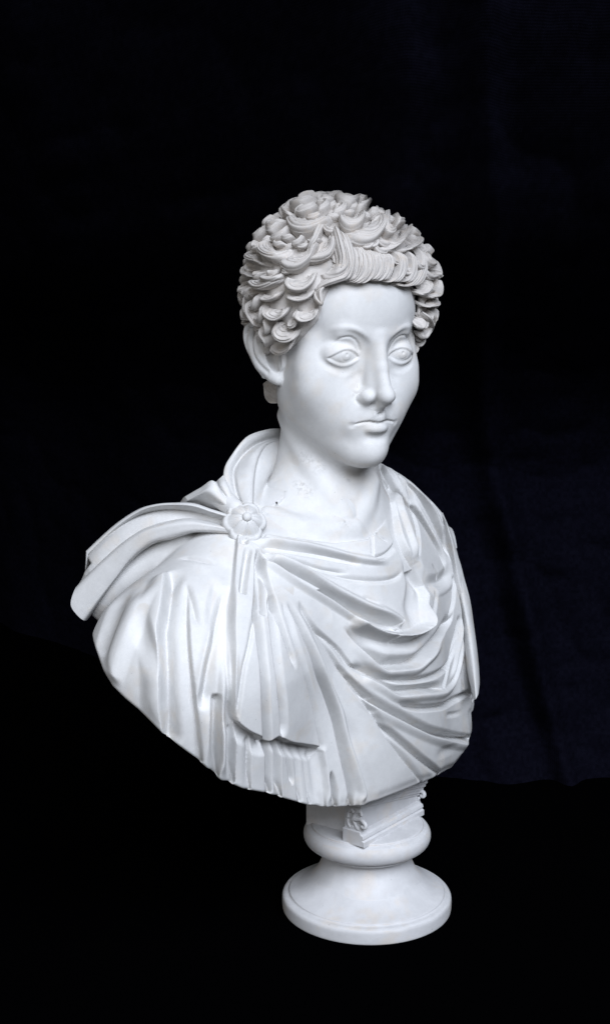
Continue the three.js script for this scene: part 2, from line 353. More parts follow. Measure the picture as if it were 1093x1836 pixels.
// ---------- rolls and outlines of the cloth (mm) ----------
const RollTubes = new Tubes();
RollTubes.add([[-126.6, 392.9, 98, 6], [-142.2, 395.9, 90.3, 7], [-163.1, 396.8, 82.6, 8], [-189.5, 393.6, 74.9, 11], [-216.4, 383, 67.1, 13], [-238.6, 365.5, 59.4, 15], [-255.9, 347.1, 51.7, 15], [-263.8, 337.5, 44, 13]]); // sheet between the rolls
RollTubes.add([[-173.8, 378.3, 80, 12], [-200.7, 358.6, 71.5, 14], [-228.2, 335.9, 63, 15], [-248.2, 318.1, 54.5, 15], [-257.8, 305.5, 46, 14]]); // cloak behind the arm
RollTubes.add([[-126.4, 408.4, 100, 9], [-138.2, 415.8, 86.7, 10], [-149.3, 420.3, 73.3, 10], [-163.9, 412.4, 60, 8]]); // short fold behind the brooch
RollTubes.add([[1.5, 412.8, -52, 16], [19.5, 404.3, -65, 22], [40.9, 383.9, -78, 26], [65.9, 353.5, -91, 28], [79.6, 315.1, -104, 26]]); // far shoulder under the cloak
RollTubes.add([[-118.3, 406.6, 60, 12], [-116.9, 421.6, 32, 14], [-111, 434.6, 4, 16], [-98.7, 443.9, -24, 17], [-75.2, 444.7, -52, 17]]); // nape under the collar
const bustOutline = [[-266.2, 301.9, 56.6], [-251.5, 309.3, 140.7], [-243.8, 302.7, 169.1], [-237.1, 294.8, 186.3], [-231.7, 286.4, 196.4], [-222.4, 275.4, 207.2], [-210.7, 266.9, 215.7], [-199.6, 259.4, 220.6], [-186.9, 248.4, 223.5], [-176.5, 238.1, 223.7], [-176, 236.9, 223.5], [-164.3, 227, 222], [-149.5, 213.3, 217.2], [-140.3, 202.8, 212.3], [-132.8, 194.7, 208], [-127.2, 190.9, 204.9], [-115.8, 182.6, 197.4], [-96.5, 172.8, 181.5], [-82.7, 162, 165.6], [-61.1, 146.2, 141.6], [-47.5, 139.1, 128.1], [-22.1, 132, 106.6], [-8.3, 129.1, 95.5], [20.6, 128.9, 67.4], [51.2, 124.8, 25.2], [76.1, 111.6, -33.7], [96.1, 96.2, -96.9], [112.3, 101.5, -122.8], [122.7, 113.4, -130.6], [122.2, 116.4, -133], [122.1, 117, -134.4], [123.4, 123.4, -137.5], [121.6, 136, -124.5], [119.2, 152.5, -115.4], [122.2, 152.9, -121.6], [123.4, 159.3, -122.8], [122.8, 164.9, -120.2], [127.8, 164.9, -131.9], [130.4, 166.6, -139.3], [130, 175.9, -133.4], [124.7, 210.8, -110.6], [117.5, 254.2, -95.6], [117.6, 256, -95.6], [111.9, 286.3, -91.7], [101.9, 322.2, -89.9], [90.8, 352, -76.6], [80, 379.1, -77.4], [70.6, 389.9, -75], [48.4, 411.4, -70.1], [28, 426.7, -66.4], [20.4, 436.9, -64.1], [15.9, 447.5, -64.3], [-12.6, 510.1, 0], [-88.9, 486.3, -37.3], [-89.7, 470.7, -37.6], [-100, 470.2, -31.6], [-116.4, 466.1, -17.7], [-125.3, 458.9, -13.7], [-133.4, 447.8, 4.2], [-139, 438.2, 15], [-137.5, 435, 74.5], [-141.2, 433.9, 75], [-148.1, 430.9, 72.1], [-159.9, 424, 74.1], [-174.8, 414.5, 60.1], [-181.9, 410.5, 74.9], [-201, 408.5, 70.5], [-218.3, 402.7, 68.4], [-241.8, 386.2, 61.5], [-268.5, 361.6, 54.5], [-267, 355.9, 57], [-262.6, 352.1, 64.9], [-269.9, 343.1, 58.9], [-281.3, 324.8, 51], [-285.9, 308, 47.3], [-280, 300.6, 54], [-274.3, 294.5, 50.6], [-265.2, 301.3, 57.1]];
const neckline = [[-101.2, 382.6, 106.4], [-105.7, 390.5, 92.2], [-107.9, 398, 73.2], [-110.8, 407.4, 26.1], [-112.5, 418.2, -5.4], [-110.9, 430.9, -5.8], [-107.2, 442.9, -11.8], [-99.9, 453.5, -9.9], [-91.7, 459.5, -10.9], [-88.4, 471.6, -10], [-55.9, 490.5, 33.8], [-13.7, 479.9, 31.4], [7.4, 435.4, 0.9], [8.5, 425.6, 1.4], [6.1, 420.1, 10.2], [12.1, 410.1, 2.7], [14, 395.7, 10.7], [11, 383.7, 24.1], [2, 376.5, 39.6], [-3.8, 372.3, 47.8], [-21.9, 372.2, 62.4], [-35.4, 372.1, 71.4], [-56.7, 376.6, 83], [-63.1, 378.2, 86.2], [-84.4, 382.4, 96], [-97, 385.4, 98.8]];
const cloakFront = [[-123.8, 387.1, 112.7], [-124, 376.8, 130.5], [-125.1, 363.7, 147.3], [-125.9, 346.4, 172.5], [-125.8, 324.8, 197.8], [-125.8, 310.3, 209.7], [-126.3, 288.6, 218.4], [-124.7, 265, 220.3], [-121.8, 248.3, 217], [-112.8, 237.4, 209.8], [-103.1, 228.9, 200.9], [-100.8, 223.2, 197.5], [-95.6, 221.1, 192.2], [-93, 223.3, 190.2], [-89.7, 224.3, 186.9], [-79, 213.8, 170.7], [-69.3, 206.3, 154.2], [-54, 195.5, 131.9], [-50.8, 191.5, 128.8], [-48.2, 177.3, 127.5], [-46.2, 156.9, 127.1], [-44.8, 131.8, 125], [-35.6, 116.5, 114.7], [137.2, 81.4, 0], [128.8, 456, 0], [24.6, 450.7, -61.4], [8.6, 430.4, -58.2], [11.7, 416.6, -38.4], [22.9, 408.9, -42.4], [20.2, 398.3, -12.2], [22, 386.4, 3.9], [25.6, 371.1, 14.6], [32.5, 353.4, 18], [42.9, 335.3, 12], [52.6, 317.9, 3.1], [53.2, 308.7, 6.9], [49.8, 296.9, 18.7], [47.6, 284.6, 26.5], [48.5, 289, 23.6], [45.4, 282.7, 30.6], [35.9, 281.9, 44.9], [26.1, 284, 56.9], [16.6, 286.9, 66.8], [6, 291, 76.3], [-9.4, 301, 86.9], [-25.6, 312.9, 96.3], [-41.9, 325.1, 106.4], [-71.4, 345.5, 127.6], [-98.1, 365.5, 133.6], [-102.6, 375.6, 124.7]];
const cloakBack = [[-123.8, 386.4, 114.4], [-132.5, 387.1, 112.5], [-147.9, 386.9, 104.4], [-162.7, 384.9, 85.8], [-170, 386.5, 87.9], [-186.1, 379.7, 87.2], [-200.5, 374.3, 79.3], [-218.9, 362.5, 69.7], [-234.1, 346.6, 72.7], [-250.4, 323.5, 70.3], [-261.2, 302.8, 60], [-257.4, 307.8, 143.8], [-270.3, 308.7, 147.5], [-285.7, 371.7, 57.7], [-232, 424.6, 65], [-163.6, 441.9, 67.3], [-142.5, 470.5, -2.4], [-89.6, 486.3, -37], [-11.1, 475.6, -31.1], [-88.5, 449.6, -10.9], [-103.8, 436.8, 24.3], [-108.1, 418.9, 53.9], [-104.9, 397.1, 84.9]];
// torso, hollowed flat at the back, with the rolls laid over it
const backCut = (x, y, z) => -70 - ((x + 45) * 0.809 + (z + 15) * 0.588);
const clothForm = (x, y, z) => smin(smax(torsoBase(x, y, z), backCut(x, y, z), 8), RollTubes.dist(x, y, z), 7);
// ---------- carved folds: line, height, reach left, reach right ----------
const ClothLines = new Strokes(clothForm);
ClothLines.add([[-179.7, 360.6, 146.4], [-178.4, 351.4, 172.5], [-178.1, 336.5, 196.9], [-179.7, 323.4, 208.7], [-178.1, 308.1, 218.1], [-176.5, 280.9, 226.7], [-176.1, 239.6, 224.1]], -20.6, 16.8, 3, {cusp:1,t0:0.12,t1:0});
ClothLines.add([[-181.2, 360.4, 145.5], [-181.1, 351.2, 171.7], [-181.3, 336.4, 196.4], [-182.6, 322.5, 208.8], [-181.3, 307.9, 217.6], [-179.6, 280.8, 226.2], [-179, 239.5, 223.6]], 8, 3, 20, {t0:0.12,t1:0});
ClothLines.add([[-163.7, 356.2, 166.3], [-161.1, 338.2, 195.5], [-159.2, 317, 214.7], [-155.5, 284.9, 226.6], [-152.1, 251.3, 226.4], [-149.8, 214.4, 217.6]], -9, 3.9, 15.7, {cusp:1,t0:0.2,t1:0});
ClothLines.add([[-165.1, 356.2, 166.2], [-158.5, 345.9, 184.8], [-153.4, 333.3, 200.3], [-148.4, 322.7, 209.6]], -4.9, 5.6, 10.1, {cusp:1,t0:0.3,t1:0.3});
ClothLines.add([[-130.5, 352.2, 166.5], [-134, 332.1, 194.9], [-137.6, 311, 214.2], [-142.3, 289.9, 223.5], [-146.6, 259.2, 226.5]], -16.7, 12.3, 6.7, {cusp:1,t0:0.2,t1:0.12});
ClothLines.add([[-132.5, 331.9, 194.2], [-138.9, 309.3, 215.5], [-144.6, 286.3, 224.8], [-149.1, 259.4, 226.9]], 3.5, 4, 10, {t0:0.3,t1:0.3});
ClothLines.add([[-135.4, 274.3, 224.1], [-136.1, 250.2, 223], [-137.4, 229, 219], [-139, 200, 211.2]], -12.9, 5.5, 5.5, {t0:0.1,t1:0,w0:0.9,w1:1});
ClothLines.add([[-140.5, 266.9, 225.6], [-142.5, 240.3, 222.9], [-144.9, 207.3, 214.6]], 3.5, 5, 9, {t0:0.3,t1:0});
ClothLines.add([[-125.9, 313.2, 207.4], [-128.3, 285, 220.2], [-129.8, 257.8, 221.8], [-131.1, 228.2, 216.8], [-132.4, 194.7, 207.9]], 9.7, 10, 6, {t0:0.35,t1:0});
ClothLines.add([[-125.5, 354.9, 159.6], [-124.8, 323, 198.7], [-124, 284.5, 218.3], [-122.9, 256.8, 218.6], [-122.1, 226.8, 212.4], [-124.3, 191.1, 203.7]], -8.9, 2.8, 12, {t0:0.2,t1:0});
ClothLines.add([[-190.3, 351.8, 164.3], [-204.8, 327.9, 194.1], [-216.3, 298.9, 205.7], [-223.5, 276.1, 206.2]], 6.3, 14, 20, {t0:0.3,t1:0.1});
ClothLines.add([[-197.8, 332, 194.2], [-190.1, 314.3, 211.9], [-183.6, 300.7, 220.2], [-180.7, 284.5, 225.4]], -4.2, 9, 14, {t0:0.3,t1:0.3});
ClothLines.add([[-216.3, 343.7, 145], [-226.9, 322.2, 177.8], [-234.5, 294.7, 189.9]], -4.2, 16, 16, {t0:0.3,t1:0.1});
ClothLines.add([[-177.2, 366.6, 126.1], [-167, 369.2, 131.3], [-151.7, 368.5, 141.2], [-136.8, 364.9, 148.1]], -2.9, 4.5, 7.8, {cusp:1,t0:0.3,t1:0.4});
ClothLines.add([[-136, 356.9, 161], [-138.9, 339, 189.1], [-139.2, 320.2, 208.7]], -4.2, 8, 8, {t0:0.3,t1:0.3});
ClothLines.add([[-123.9, 242.2, 217], [-124.7, 219.6, 211.7], [-125.1, 190.8, 204]], -9.7, 3.5, 6, {t0:0.1,t1:0});
ClothLines.add([[-108.5, 229.7, 205.1], [-109.5, 212.3, 201.3], [-110.5, 180.8, 194]], -6.7, 3, 9, {cusp:1,t0:0.1,t1:0});
ClothLines.add([[-94.7, 221.4, 191.4], [-95.2, 198, 185.8], [-95.7, 173.3, 180.9]], -15.5, 7.8, 2.8, {cusp:1,t0:0.05,t1:0});
ClothLines.add([[-85.9, 220.7, 181.6], [-86.2, 194.3, 175.2], [-85.6, 163.7, 169.2]], -11.3, 5, 6, {t0:0.05,t1:0});
ClothLines.add([[-77.8, 213.2, 168.9], [-76.7, 193.7, 162.8], [-73.3, 169.4, 155.1]], -6.7, 4.5, 4.5, {cusp:1,t0:0.1,t1:0.2});
ClothLines.add([[-72.4, 209.5, 159.7], [-70.3, 190.3, 153.2], [-68.6, 153.4, 149.2]], -6.7, 6.7, 3, {cusp:1,t0:0.1,t1:0});
ClothLines.add([[-64.5, 202.3, 146.1], [-62.4, 178.4, 141.9], [-59.2, 147, 139.6]], -10.3, 9, 2.8, {cusp:1,t0:0.05,t1:0});
ClothLines.add([[-56, 195.6, 134.2], [-53.4, 172.4, 132.7], [-52, 141.5, 132.5]], -5.6, 10, 10, {t0:0.1,t1:0});
ClothLines.add([[-42.9, 173.8, 123.4], [-39.6, 156.2, 121.4], [-36.2, 135.8, 118]], -11.6, 5.6, 5.6, {cusp:1,t0:0.3,t1:0,w0:0.6,w1:1.3});
ClothLines.add([[-117.5, 382.8, 119.9], [-117.5, 379.8, 125], [-117.7, 377.2, 128.8]], -5.6, 5, 5, {t0:0.2,t1:0.3});
ClothLines.add([[-113.2, 376.4, 128.4], [-114.4, 368.5, 138.4], [-116.1, 357.9, 150.9], [-117.1, 349.4, 162.6], [-117.6, 342.1, 172.8]], -6.3, 4.2, 4.2, {t0:0.15,t1:0.06});
ClothLines.add([[-105.3, 371.7, 131], [-105.9, 365.2, 138.3], [-106.2, 357.1, 146.3], [-106.7, 346.6, 158.3], [-107.4, 334.1, 173.9], [-108.5, 322.2, 186.8]], -12.9, 5.6, 3, {cusp:1,t0:0.1,t1:0.1});
ClothLines.add([[-108.2, 328.8, 180.2], [-110.7, 311, 197.9], [-115.2, 291.6, 212], [-119, 266.6, 217.4], [-121.2, 248.2, 216.7]], -3.6, 2.8, 4.5, {cusp:1,t0:0.2,t1:0.1});
ClothLines.add([[-105, 373.3, 129], [-103.2, 359.5, 142.4], [-102.1, 343.4, 158.1], [-101.2, 327.9, 174.4]], -10.3, 4.5, 4.5, {cusp:1,t0:0.2,t1:0});
ClothLines.add([[-106.8, 331.6, 176], [-103.4, 311.6, 190.6], [-100.5, 289.8, 200.6], [-98.9, 259.8, 202.8], [-97.9, 221.9, 194.7]], -15.5, 5.6, 5.6, {cusp:1,t0:0.05,t1:0});
ClothLines.add([[-97.6, 340, 157.7], [-92.5, 306, 182.7], [-88.8, 276.1, 191.3], [-86, 247.7, 187.6], [-85.4, 223.2, 181.7]], -11.6, 7.8, 4.5, {cusp:1,t0:0.15,t1:0.1});
ClothLines.add([[-105.4, 374.4, 127.8], [-102, 362.2, 139.3], [-97.9, 348.1, 149.7], [-94, 336.9, 157.3], [-91.7, 329.1, 162.7]], -8, 3.4, 3.2, {t0:0.1,t1:0});
ClothLines.add([[-94.4, 337.4, 157.1], [-88.6, 320.8, 166.7], [-82.5, 302, 171.8], [-77.9, 288.2, 171.6], [-75, 278.3, 169.7]], -8, 4.2, 3.8, {t0:0,t1:0.3});
ClothLines.add([[-87.1, 333.9, 152.5], [-81.5, 317.8, 159.3], [-75, 297.3, 163], [-66.7, 268.7, 155.7], [-57.9, 226.9, 137.1], [-50.4, 190.9, 128.4]], -8.2, 7.8, 3, {cusp:1,t0:0.15,t1:0.05});
ClothLines.add([[-82.8, 333, 148.4], [-72.3, 314.1, 148.7], [-65.2, 297, 146.6], [-56.7, 268.8, 137.4], [-48.9, 247.1, 125.5], [-39.7, 220.6, 117], [-34.7, 198.5, 115], [-29.7, 176.1, 112.8], [-24.2, 150.3, 109.3], [-21.8, 131.2, 106.3]], -14.2, 6.2, 5, {cusp:1,t0:0.12,t1:0});
ClothLines.add([[-74.2, 324.4, 144], [-61.7, 295.6, 141.2], [-50.9, 263.7, 128.5], [-38.4, 233.5, 115.4], [-31.8, 212.2, 111.8], [-22.3, 179.6, 107.4], [-15.5, 154.7, 102.9], [-9.7, 127.4, 96.4]], 5.6, 6, 7, {t0:0.35,t1:0});
ClothLines.add([[-33.1, 224.4, 111.9], [-26.4, 205.8, 108.6], [-18.3, 181.3, 104.5], [-8.6, 151.4, 97.5], [-2, 126.1, 89.6]], -3.5, 12, 6, {t0:0.3,t1:0});
ClothLines.add([[-72.4, 331.8, 136.8], [-64.3, 316.1, 135.4], [-54.8, 302, 127.9], [-37.2, 282.9, 111.4], [-22.6, 263.3, 102.6], [-4.6, 249.6, 91.2]], -5.4, 3, 9, {cusp:1,t0:0.1,t1:0.1});
ClothLines.add([[-66.8, 313.4, 140.6], [-51.6, 294.4, 125.7], [-37.2, 268.7, 113], [-27.9, 256.4, 106.7], [-17.2, 243.9, 100.6], [-4.5, 229.1, 91.8]], -6.7, 4.5, 4.5, {cusp:1,t0:0.25,t1:0});
ClothLines.add([[-28.1, 256.9, 106.8], [-18.2, 242.5, 101.3], [-6.8, 229.9, 93.5], [8.8, 216.5, 80.8], [26.5, 201.9, 63], [40.8, 189.1, 45.4], [59.3, 172.1, 16], [83.6, 147.5, -44.7], [109.2, 126.6, -101.5], [123.1, 116.1, -133.9]], -15.5, 9, 3, {cusp:1,t0:0.15,t1:0.05});
ClothLines.add([[-28.1, 253.3, 107.1], [-18.1, 239.1, 101.4], [-6.7, 226.8, 93.6], [8.9, 213.3, 81], [26.5, 198.7, 63.1], [43.8, 183.7, 41.2], [62.7, 166.3, 9.5], [85.8, 141.6, -50.7], [114.2, 118.3, -117.2]], 3.6, 3, 9, {t0:0.2,t1:0.1});
ClothLines.add([[-37.2, 268.7, 113], [-23.9, 249.1, 104.7], [-11.7, 230.7, 97.3], [-4.4, 218.3, 92.2]], -4.9, 5.6, 3, {cusp:1,t0:0.2,t1:0});
ClothLines.add([[-25.6, 249.8, 105.8], [-14.4, 232.8, 99], [1.1, 207.9, 88.1], [13, 185.4, 78.1], [26.9, 163.3, 63.2], [41.6, 140, 42.5], [52, 123.8, 23.5]], -5.8, 6.7, 3, {cusp:1,t0:0,t1:0});
ClothLines.add([[0.4, 206.8, 88.7], [13, 194.3, 77.8], [29.5, 175.4, 60.2], [50.4, 149.1, 30.3], [73.8, 113.6, -26.1]], -10.3, 5.6, 6.7, {cusp:1,t0:0.15,t1:0});
ClothLines.add([[59.8, 150.3, 14.2], [78, 139.4, -29.8], [94, 128.8, -71.5]], -2.1, 8, 8, {t0:0.4,t1:0.4});
ClothLines.add([[-25.6, 308.4, 97.4], [-13.2, 299.1, 90.2], [-3, 293.2, 83.7], [7.3, 288.1, 75.8], [17.9, 284.3, 66], [28.8, 281.3, 54.1], [40.2, 280.5, 39.1], [49.2, 282.5, 24.3], [51.1, 288, 19.3], [52.6, 296, 13.8], [54.4, 302.6, 7.4]], 11.3, 4, 9, {t0:0.1,t1:0.15});
ClothLines.add([[-104.2, 367.6, 134.9], [-85.8, 355.7, 133.8], [-71.4, 345.1, 127.9], [-56.8, 334.4, 117.9], [-41.9, 323.3, 107.1], [-26.8, 312.2, 97.4], [-11.3, 301.3, 88.2], [2.2, 293, 79.4]], 5.6, 5, 7, {t0:0.1,t1:0.2});
ClothLines.add([[-25.6, 304.9, 98.2], [-11.9, 292.9, 90.6], [-0.5, 286.1, 83.1], [11.2, 280.5, 73.6], [26, 275.7, 58.6], [40.1, 273.9, 40.5], [52.2, 275.1, 21], [62, 278.1, 0]], -8, 9, 13, {t0:0.2,t1:0.25});
ClothLines.add([[-33.1, 300.9, 104.9], [-25.7, 293.7, 100.4], [-12, 278.3, 93.4], [-0.5, 265.5, 86.4], [8.3, 257.4, 79.5], [16.5, 255.2, 71.7], [26, 253, 61.5], [38.7, 250.9, 45.8], [52.1, 255.4, 24.7], [68.9, 262.1, -13.2], [81.9, 268.5, -52.9], [86.9, 281.9, -62.4]], -18, 15.7, 2.8, {cusp:1,t0:0.15,t1:0.2});
ClothLines.add([[-25.7, 290.5, 100.9], [-13.2, 275.5, 94.7], [-1.8, 262.6, 87.8], [7.5, 254.6, 80.5], [17.2, 251.8, 71.3], [27.4, 249.5, 60.2], [40.2, 247.2, 44], [53.7, 251.3, 22.4], [70.8, 257.3, -17.7]], 4.2, 3, 8, {t0:0.2,t1:0.25});
ClothLines.add([[1.5, 248.3, 86.2], [15.3, 242.3, 73.9], [33.1, 236.1, 54], [49.2, 231.5, 31], [63.7, 228.4, 4], [78.4, 225.5, -39.4], [86.1, 231.3, -60.2], [91.7, 247.8, -68.2], [95.3, 266.9, -72]], -8.2, 7.8, 3, {cusp:1,t0:0.15,t1:0.3});
ClothLines.add([[95.9, 273.9, -72.8], [91.4, 256.6, -67.5], [85.4, 241.6, -58.8], [79.9, 225.6, -44.5], [73.9, 214.9, -22.1], [70, 210.1, -10]], -12.9, 6, 6, {t0:0.2,t1:0.12});
ClothLines.add([[99.3, 270.2, -76.5], [97.2, 253.4, -74.7], [92, 233.2, -69.4], [87.2, 216.6, -61.9], [80.4, 207.7, -42.7]], 3.5, 5, 5, {t0:0.3,t1:0.2});
ClothLines.add([[-25.7, 266.5, 104.2], [-6.9, 253.2, 92.7], [6, 243.2, 82.6], [18.3, 231.2, 71], [30.4, 227.2, 57.5], [49.3, 221.3, 31.2], [71, 209.6, -12.5]], -11.6, 10.1, 2.8, {cusp:1,t0:0.1,t1:0.15});
ClothLines.add([[-18.2, 258.8, 100.2], [-5.6, 249.4, 92], [7.4, 239.1, 81.6], [19.4, 227.8, 70], [33.3, 222.6, 54], [49.4, 216.7, 31.3], [72.9, 204.8, -17.5], [85.4, 202.4, -56.3], [94.1, 216.6, -72.5], [99.3, 236.8, -77.9], [101.5, 258.1, -79.1]], 4.2, 4, 8, {t0:0.2,t1:0.2});
ClothLines.add([[18.1, 221.4, 71.5], [26.4, 214.5, 62.8], [40.6, 206.2, 45], [55.8, 199, 21.5], [77, 187, -27.6], [93, 181.1, -69.9], [107.9, 180.4, -93.2], [117.1, 174, -107.9]], -10.3, 7.8, 3, {cusp:1,t0:0.15,t1:0.1});
ClothLines.add([[73, 180.9, -14.8], [89.2, 168.3, -59.8], [102.2, 164, -85.5]], -1.7, 4, 4, {t0:0.4,t1:0.4});
ClothLines.add([[98.2, 215.2, -77.7], [99.5, 200, -80.1], [103, 185.1, -86.1]], -3.6, 3, 3, {cusp:1,t0:0.3,t1:0.3});
ClothLines.add([[102.1, 257.9, -79.8], [103.6, 240, -82.3], [109, 213.3, -90], [114.4, 191.3, -100.7], [119.2, 170, -112.2]], -18, 5, 5, {cusp:1,t0:0.1,t1:0});
ClothLines.add([[101.9, 241.9, -80.4], [106.3, 220.2, -86.2], [110.5, 199, -94.3], [115, 178.4, -103.9]], -6.7, 3, 3, {cusp:1,t0:0.2,t1:0.1});
ClothLines.add([[11.5, 430.1, -61.5], [17.2, 422.2, -46.3], [24, 410.9, -43.6], [32.7, 397.5, -45.8], [40.1, 384.3, -45.6], [45.1, 371.3, -34.4], [45.9, 357.7, -15.4], [42.9, 345.4, 4.8]], -11.6, 4.5, 7.8, {cusp:1,t0:0.05,t1:0.15});
ClothLines.add([[28.6, 420.7, -53.7], [37.3, 409.2, -51.4], [42.5, 394.6, -50.7], [43.3, 387.3, -50.5]], -6.7, 6.7, 2.8, {cusp:1,t0:0.1,t1:0.3});
ClothLines.add([[21.3, 428.4, -64.3], [31.4, 416.6, -51.3], [38.7, 403.5, -50]], 3.5, 4, 4, {t0:0.2,t1:0.3});
ClothLines.add([[25.1, 404.5, -42.5], [27.5, 389.5, -14], [33.8, 371.3, -1.6], [39.2, 355.2, 3.9], [44, 340, 6.5]], 4.9, 8, 7, {t0:0.2,t1:0.2});
ClothLines.add([[41, 393.3, -50], [49.5, 379.6, -52.8], [61.8, 359, -56.8], [71.2, 339.8, -59.6], [79.9, 318.4, -61.9]], -10.3, 6.7, 6.7, {cusp:1,t0:0.1,t1:0.3});
ClothLines.add([[43.3, 396, -51.2], [54.1, 379.3, -55.2], [66.6, 356.2, -59.9], [76.3, 337.4, -64.8]], 3.4, 5, 4, {t0:0.2,t1:0.4});
ClothLines.add([[38.4, 414.5, -56.5], [49.7, 403.8, -59.3], [58.8, 390.4, -60.2], [69.6, 372.3, -62.2], [78.4, 353.7, -66], [87, 329.8, -73.3]], -14.2, 6.7, 6.7, {cusp:1,t0:0.1,t1:0.2});
ClothLines.add([[50.1, 407.7, -64.2], [60.6, 394.3, -64.4], [72.7, 373.4, -64.6], [81.6, 351.9, -68]], 4.2, 5, 5, {t0:0.2,t1:0.3});
ClothLines.add([[64.2, 395, -70.6], [73.7, 377.5, -67.1], [81.5, 357.9, -68], [87.7, 334.3, -73.7]], -6.7, 4.5, 4.5, {cusp:1,t0:0.2,t1:0.2});
ClothLines.add([[42.2, 338.1, 11.5], [49.3, 326.8, 4.8], [57.7, 316.4, -8], [73.2, 312.4, -46.3], [88, 319.8, -74]], -4.9, 12, 12, {t0:0.2,t1:0.2});
ClothLines.add([[79.1, 379.3, -75.8], [83.1, 360.6, -69.9], [88.4, 338.8, -73.9], [90.5, 318.6, -76.3], [93.8, 301.9, -75.8], [98.7, 283.3, -76.9], [101.7, 259.8, -79.3]], -15.5, 4.5, 4.5, {cusp:1,t0:0.1,t1:0});
ClothLines.add([[59.2, 334, -26.2], [66.1, 323.3, -35.8], [70.4, 314.2, -40.9]], -3.6, 4.5, 4.5, {cusp:1,t0:0.4,t1:0.3});
ClothLines.add([[57.5, 313.3, -5.4], [69, 307.4, -34], [80.5, 308.4, -58.8], [88.9, 314.5, -74.2]], 2.8, 7, 9, {t0:0.3,t1:0.3});
ClothLines.add([[65.1, 309.5, -24], [62.9, 300.3, -11.9], [59.1, 289.1, 2.9], [56.3, 281.1, 11.6]], -2.8, 6, 6, {t0:0.3,t1:0.3});
ClothLines.add([[88, 314.7, -73.2], [87.6, 300.6, -67.5], [85.6, 285.3, -61], [80.1, 274.1, -49.9]], -6.7, 5.6, 5.6, {cusp:1,t0:0.2,t1:0.3});
ClothLines.add([[-99.9, 379.4, 117.5], [-98.1, 366.4, 132.8], [-83.8, 356.7, 131.1], [-69.4, 346, 125.1], [-54.7, 335.9, 114.8], [-39.8, 324.7, 104.7], [-24.6, 312.9, 95.5], [-9.1, 302.4, 86.3], [6.8, 293.8, 74.9], [23.3, 286.1, 59.6], [16.6, 286.7, 66.9], [26.1, 283.8, 57]], -11.3, 15, 3, {t0:0.25,t1:0.25});
ClothLines.add([[48, 291, 23.9], [49.8, 299.5, 17.6], [52.6, 308.9, 8.2], [51.9, 317.5, 4.8], [46, 330.5, 9.1], [38.4, 344.3, 14.3], [31.1, 357.5, 17.2], [25.6, 371.1, 14.6], [22.3, 385.1, 5.1], [20.9, 398.1, -13.7]], -9.7, 11, 3, {t0:0.3,t1:0.2});
ClothLines.add([[32.4, 352.2, 19], [39.7, 337.6, 16.4], [43.2, 323.8, 18.4], [42.3, 311.3, 26], [39.3, 300.5, 34.8], [32.2, 293.4, 46.8]], -9.7, 20, 18, {t0:0.3,t1:0.3});
ClothLines.add([[-125.1, 281.6, 219.3], [-124.7, 265, 220.3], [-121.8, 248.6, 217.1], [-112.8, 237.7, 209.8], [-103.1, 229.2, 200.9], [-100.6, 223.4, 197.4], [-95.6, 221.2, 192.3], [-93, 223.6, 190.3], [-89.7, 224.6, 187], [-79, 214.1, 170.8], [-69.3, 206.6, 154.2], [-54, 195.7, 131.8], [-50.5, 191.5, 128.5]], -8, 2.8, 13, {t0:0.2,t1:0.06});
ClothLines.add([[-104.8, 382.1, 116.2], [-84.1, 378.5, 107.4], [-63.1, 373.6, 96], [-41.6, 366.8, 84.2], [-19.7, 359, 72.5], [0.7, 353.4, 58.5], [18.4, 349.4, 41.1]], 5.6, 6, 5, {t0:0.1,t1:0.2});
ClothLines.add([[-102.6, 377.9, 121.5], [-79.9, 372.7, 111.1], [-54.6, 365.7, 95.6], [-33, 359.1, 82.6], [-9.6, 352.1, 68.4]], -10.3, 5.6, 4.5, {cusp:1,t0:0.1,t1:0.2});
ClothLines.add([[-102.4, 375.1, 125.1], [-83.9, 368.3, 119.7], [-63.1, 359.4, 108.4], [-43.9, 350.7, 96.3], [-19.9, 345.4, 79.7]], -9, 4.5, 3, {cusp:1,t0:0.1,t1:0.3});
ClothLines.add([[-51.5, 351.3, 102.8], [-35.3, 345.5, 91.9], [-15.5, 339.1, 79.1], [7.3, 334.5, 61.3], [24.1, 334.1, 42.1], [31.9, 340.5, 27.7]], -4, 5.6, 4.5, {cusp:1,t0:0.2,t1:0.2});
ClothLines.add([[-100.3, 371, 129.1], [-79.7, 362, 122.6], [-58.9, 348.7, 111.8], [-31, 329.3, 95.4], [-6.7, 314.7, 81], [11.6, 305.1, 67.5], [29.5, 290.4, 51.2]], 9.7, 8, 7, {t0:0.1,t1:0.06});
ClothLines.add([[-100.2, 368, 132.3], [-79.7, 356.1, 128], [-58.9, 341.7, 116.2], [-31.1, 322.4, 97.8], [-2.3, 302.9, 80.8], [25.8, 288.2, 56.3]], -15.5, 5.6, 5.6, {cusp:1,t0:0.1,t1:0.1});
ClothLines.add([[-11.2, 323.1, 81.8], [0.1, 316.5, 74.8], [8.1, 310.4, 69.3]], -2.1, 5, 4, {t0:0.3,t1:0.3});
ClothLines.add([[0.7, 375.8, 44.3], [0.7, 366, 51.1], [0.7, 356.1, 57.1]], -5.4, 2.8, 2.8, {cusp:1,t0:0.1,t1:0.05});
ClothLines.add([[4.1, 377.7, 39], [9, 372.6, 37.1], [16.4, 366.7, 32.2]], -2.2, 3, 3, {cusp:1,t0:0.2,t1:0.3});
ClothLines.add([[1.5, 355.4, 56.7], [11.3, 355.6, 46.1], [20.4, 359.7, 32], [27.2, 367, 15.6]], -5.8, 4.5, 4.5, {cusp:1,t0:0.1,t1:0.1});
const folds = [];
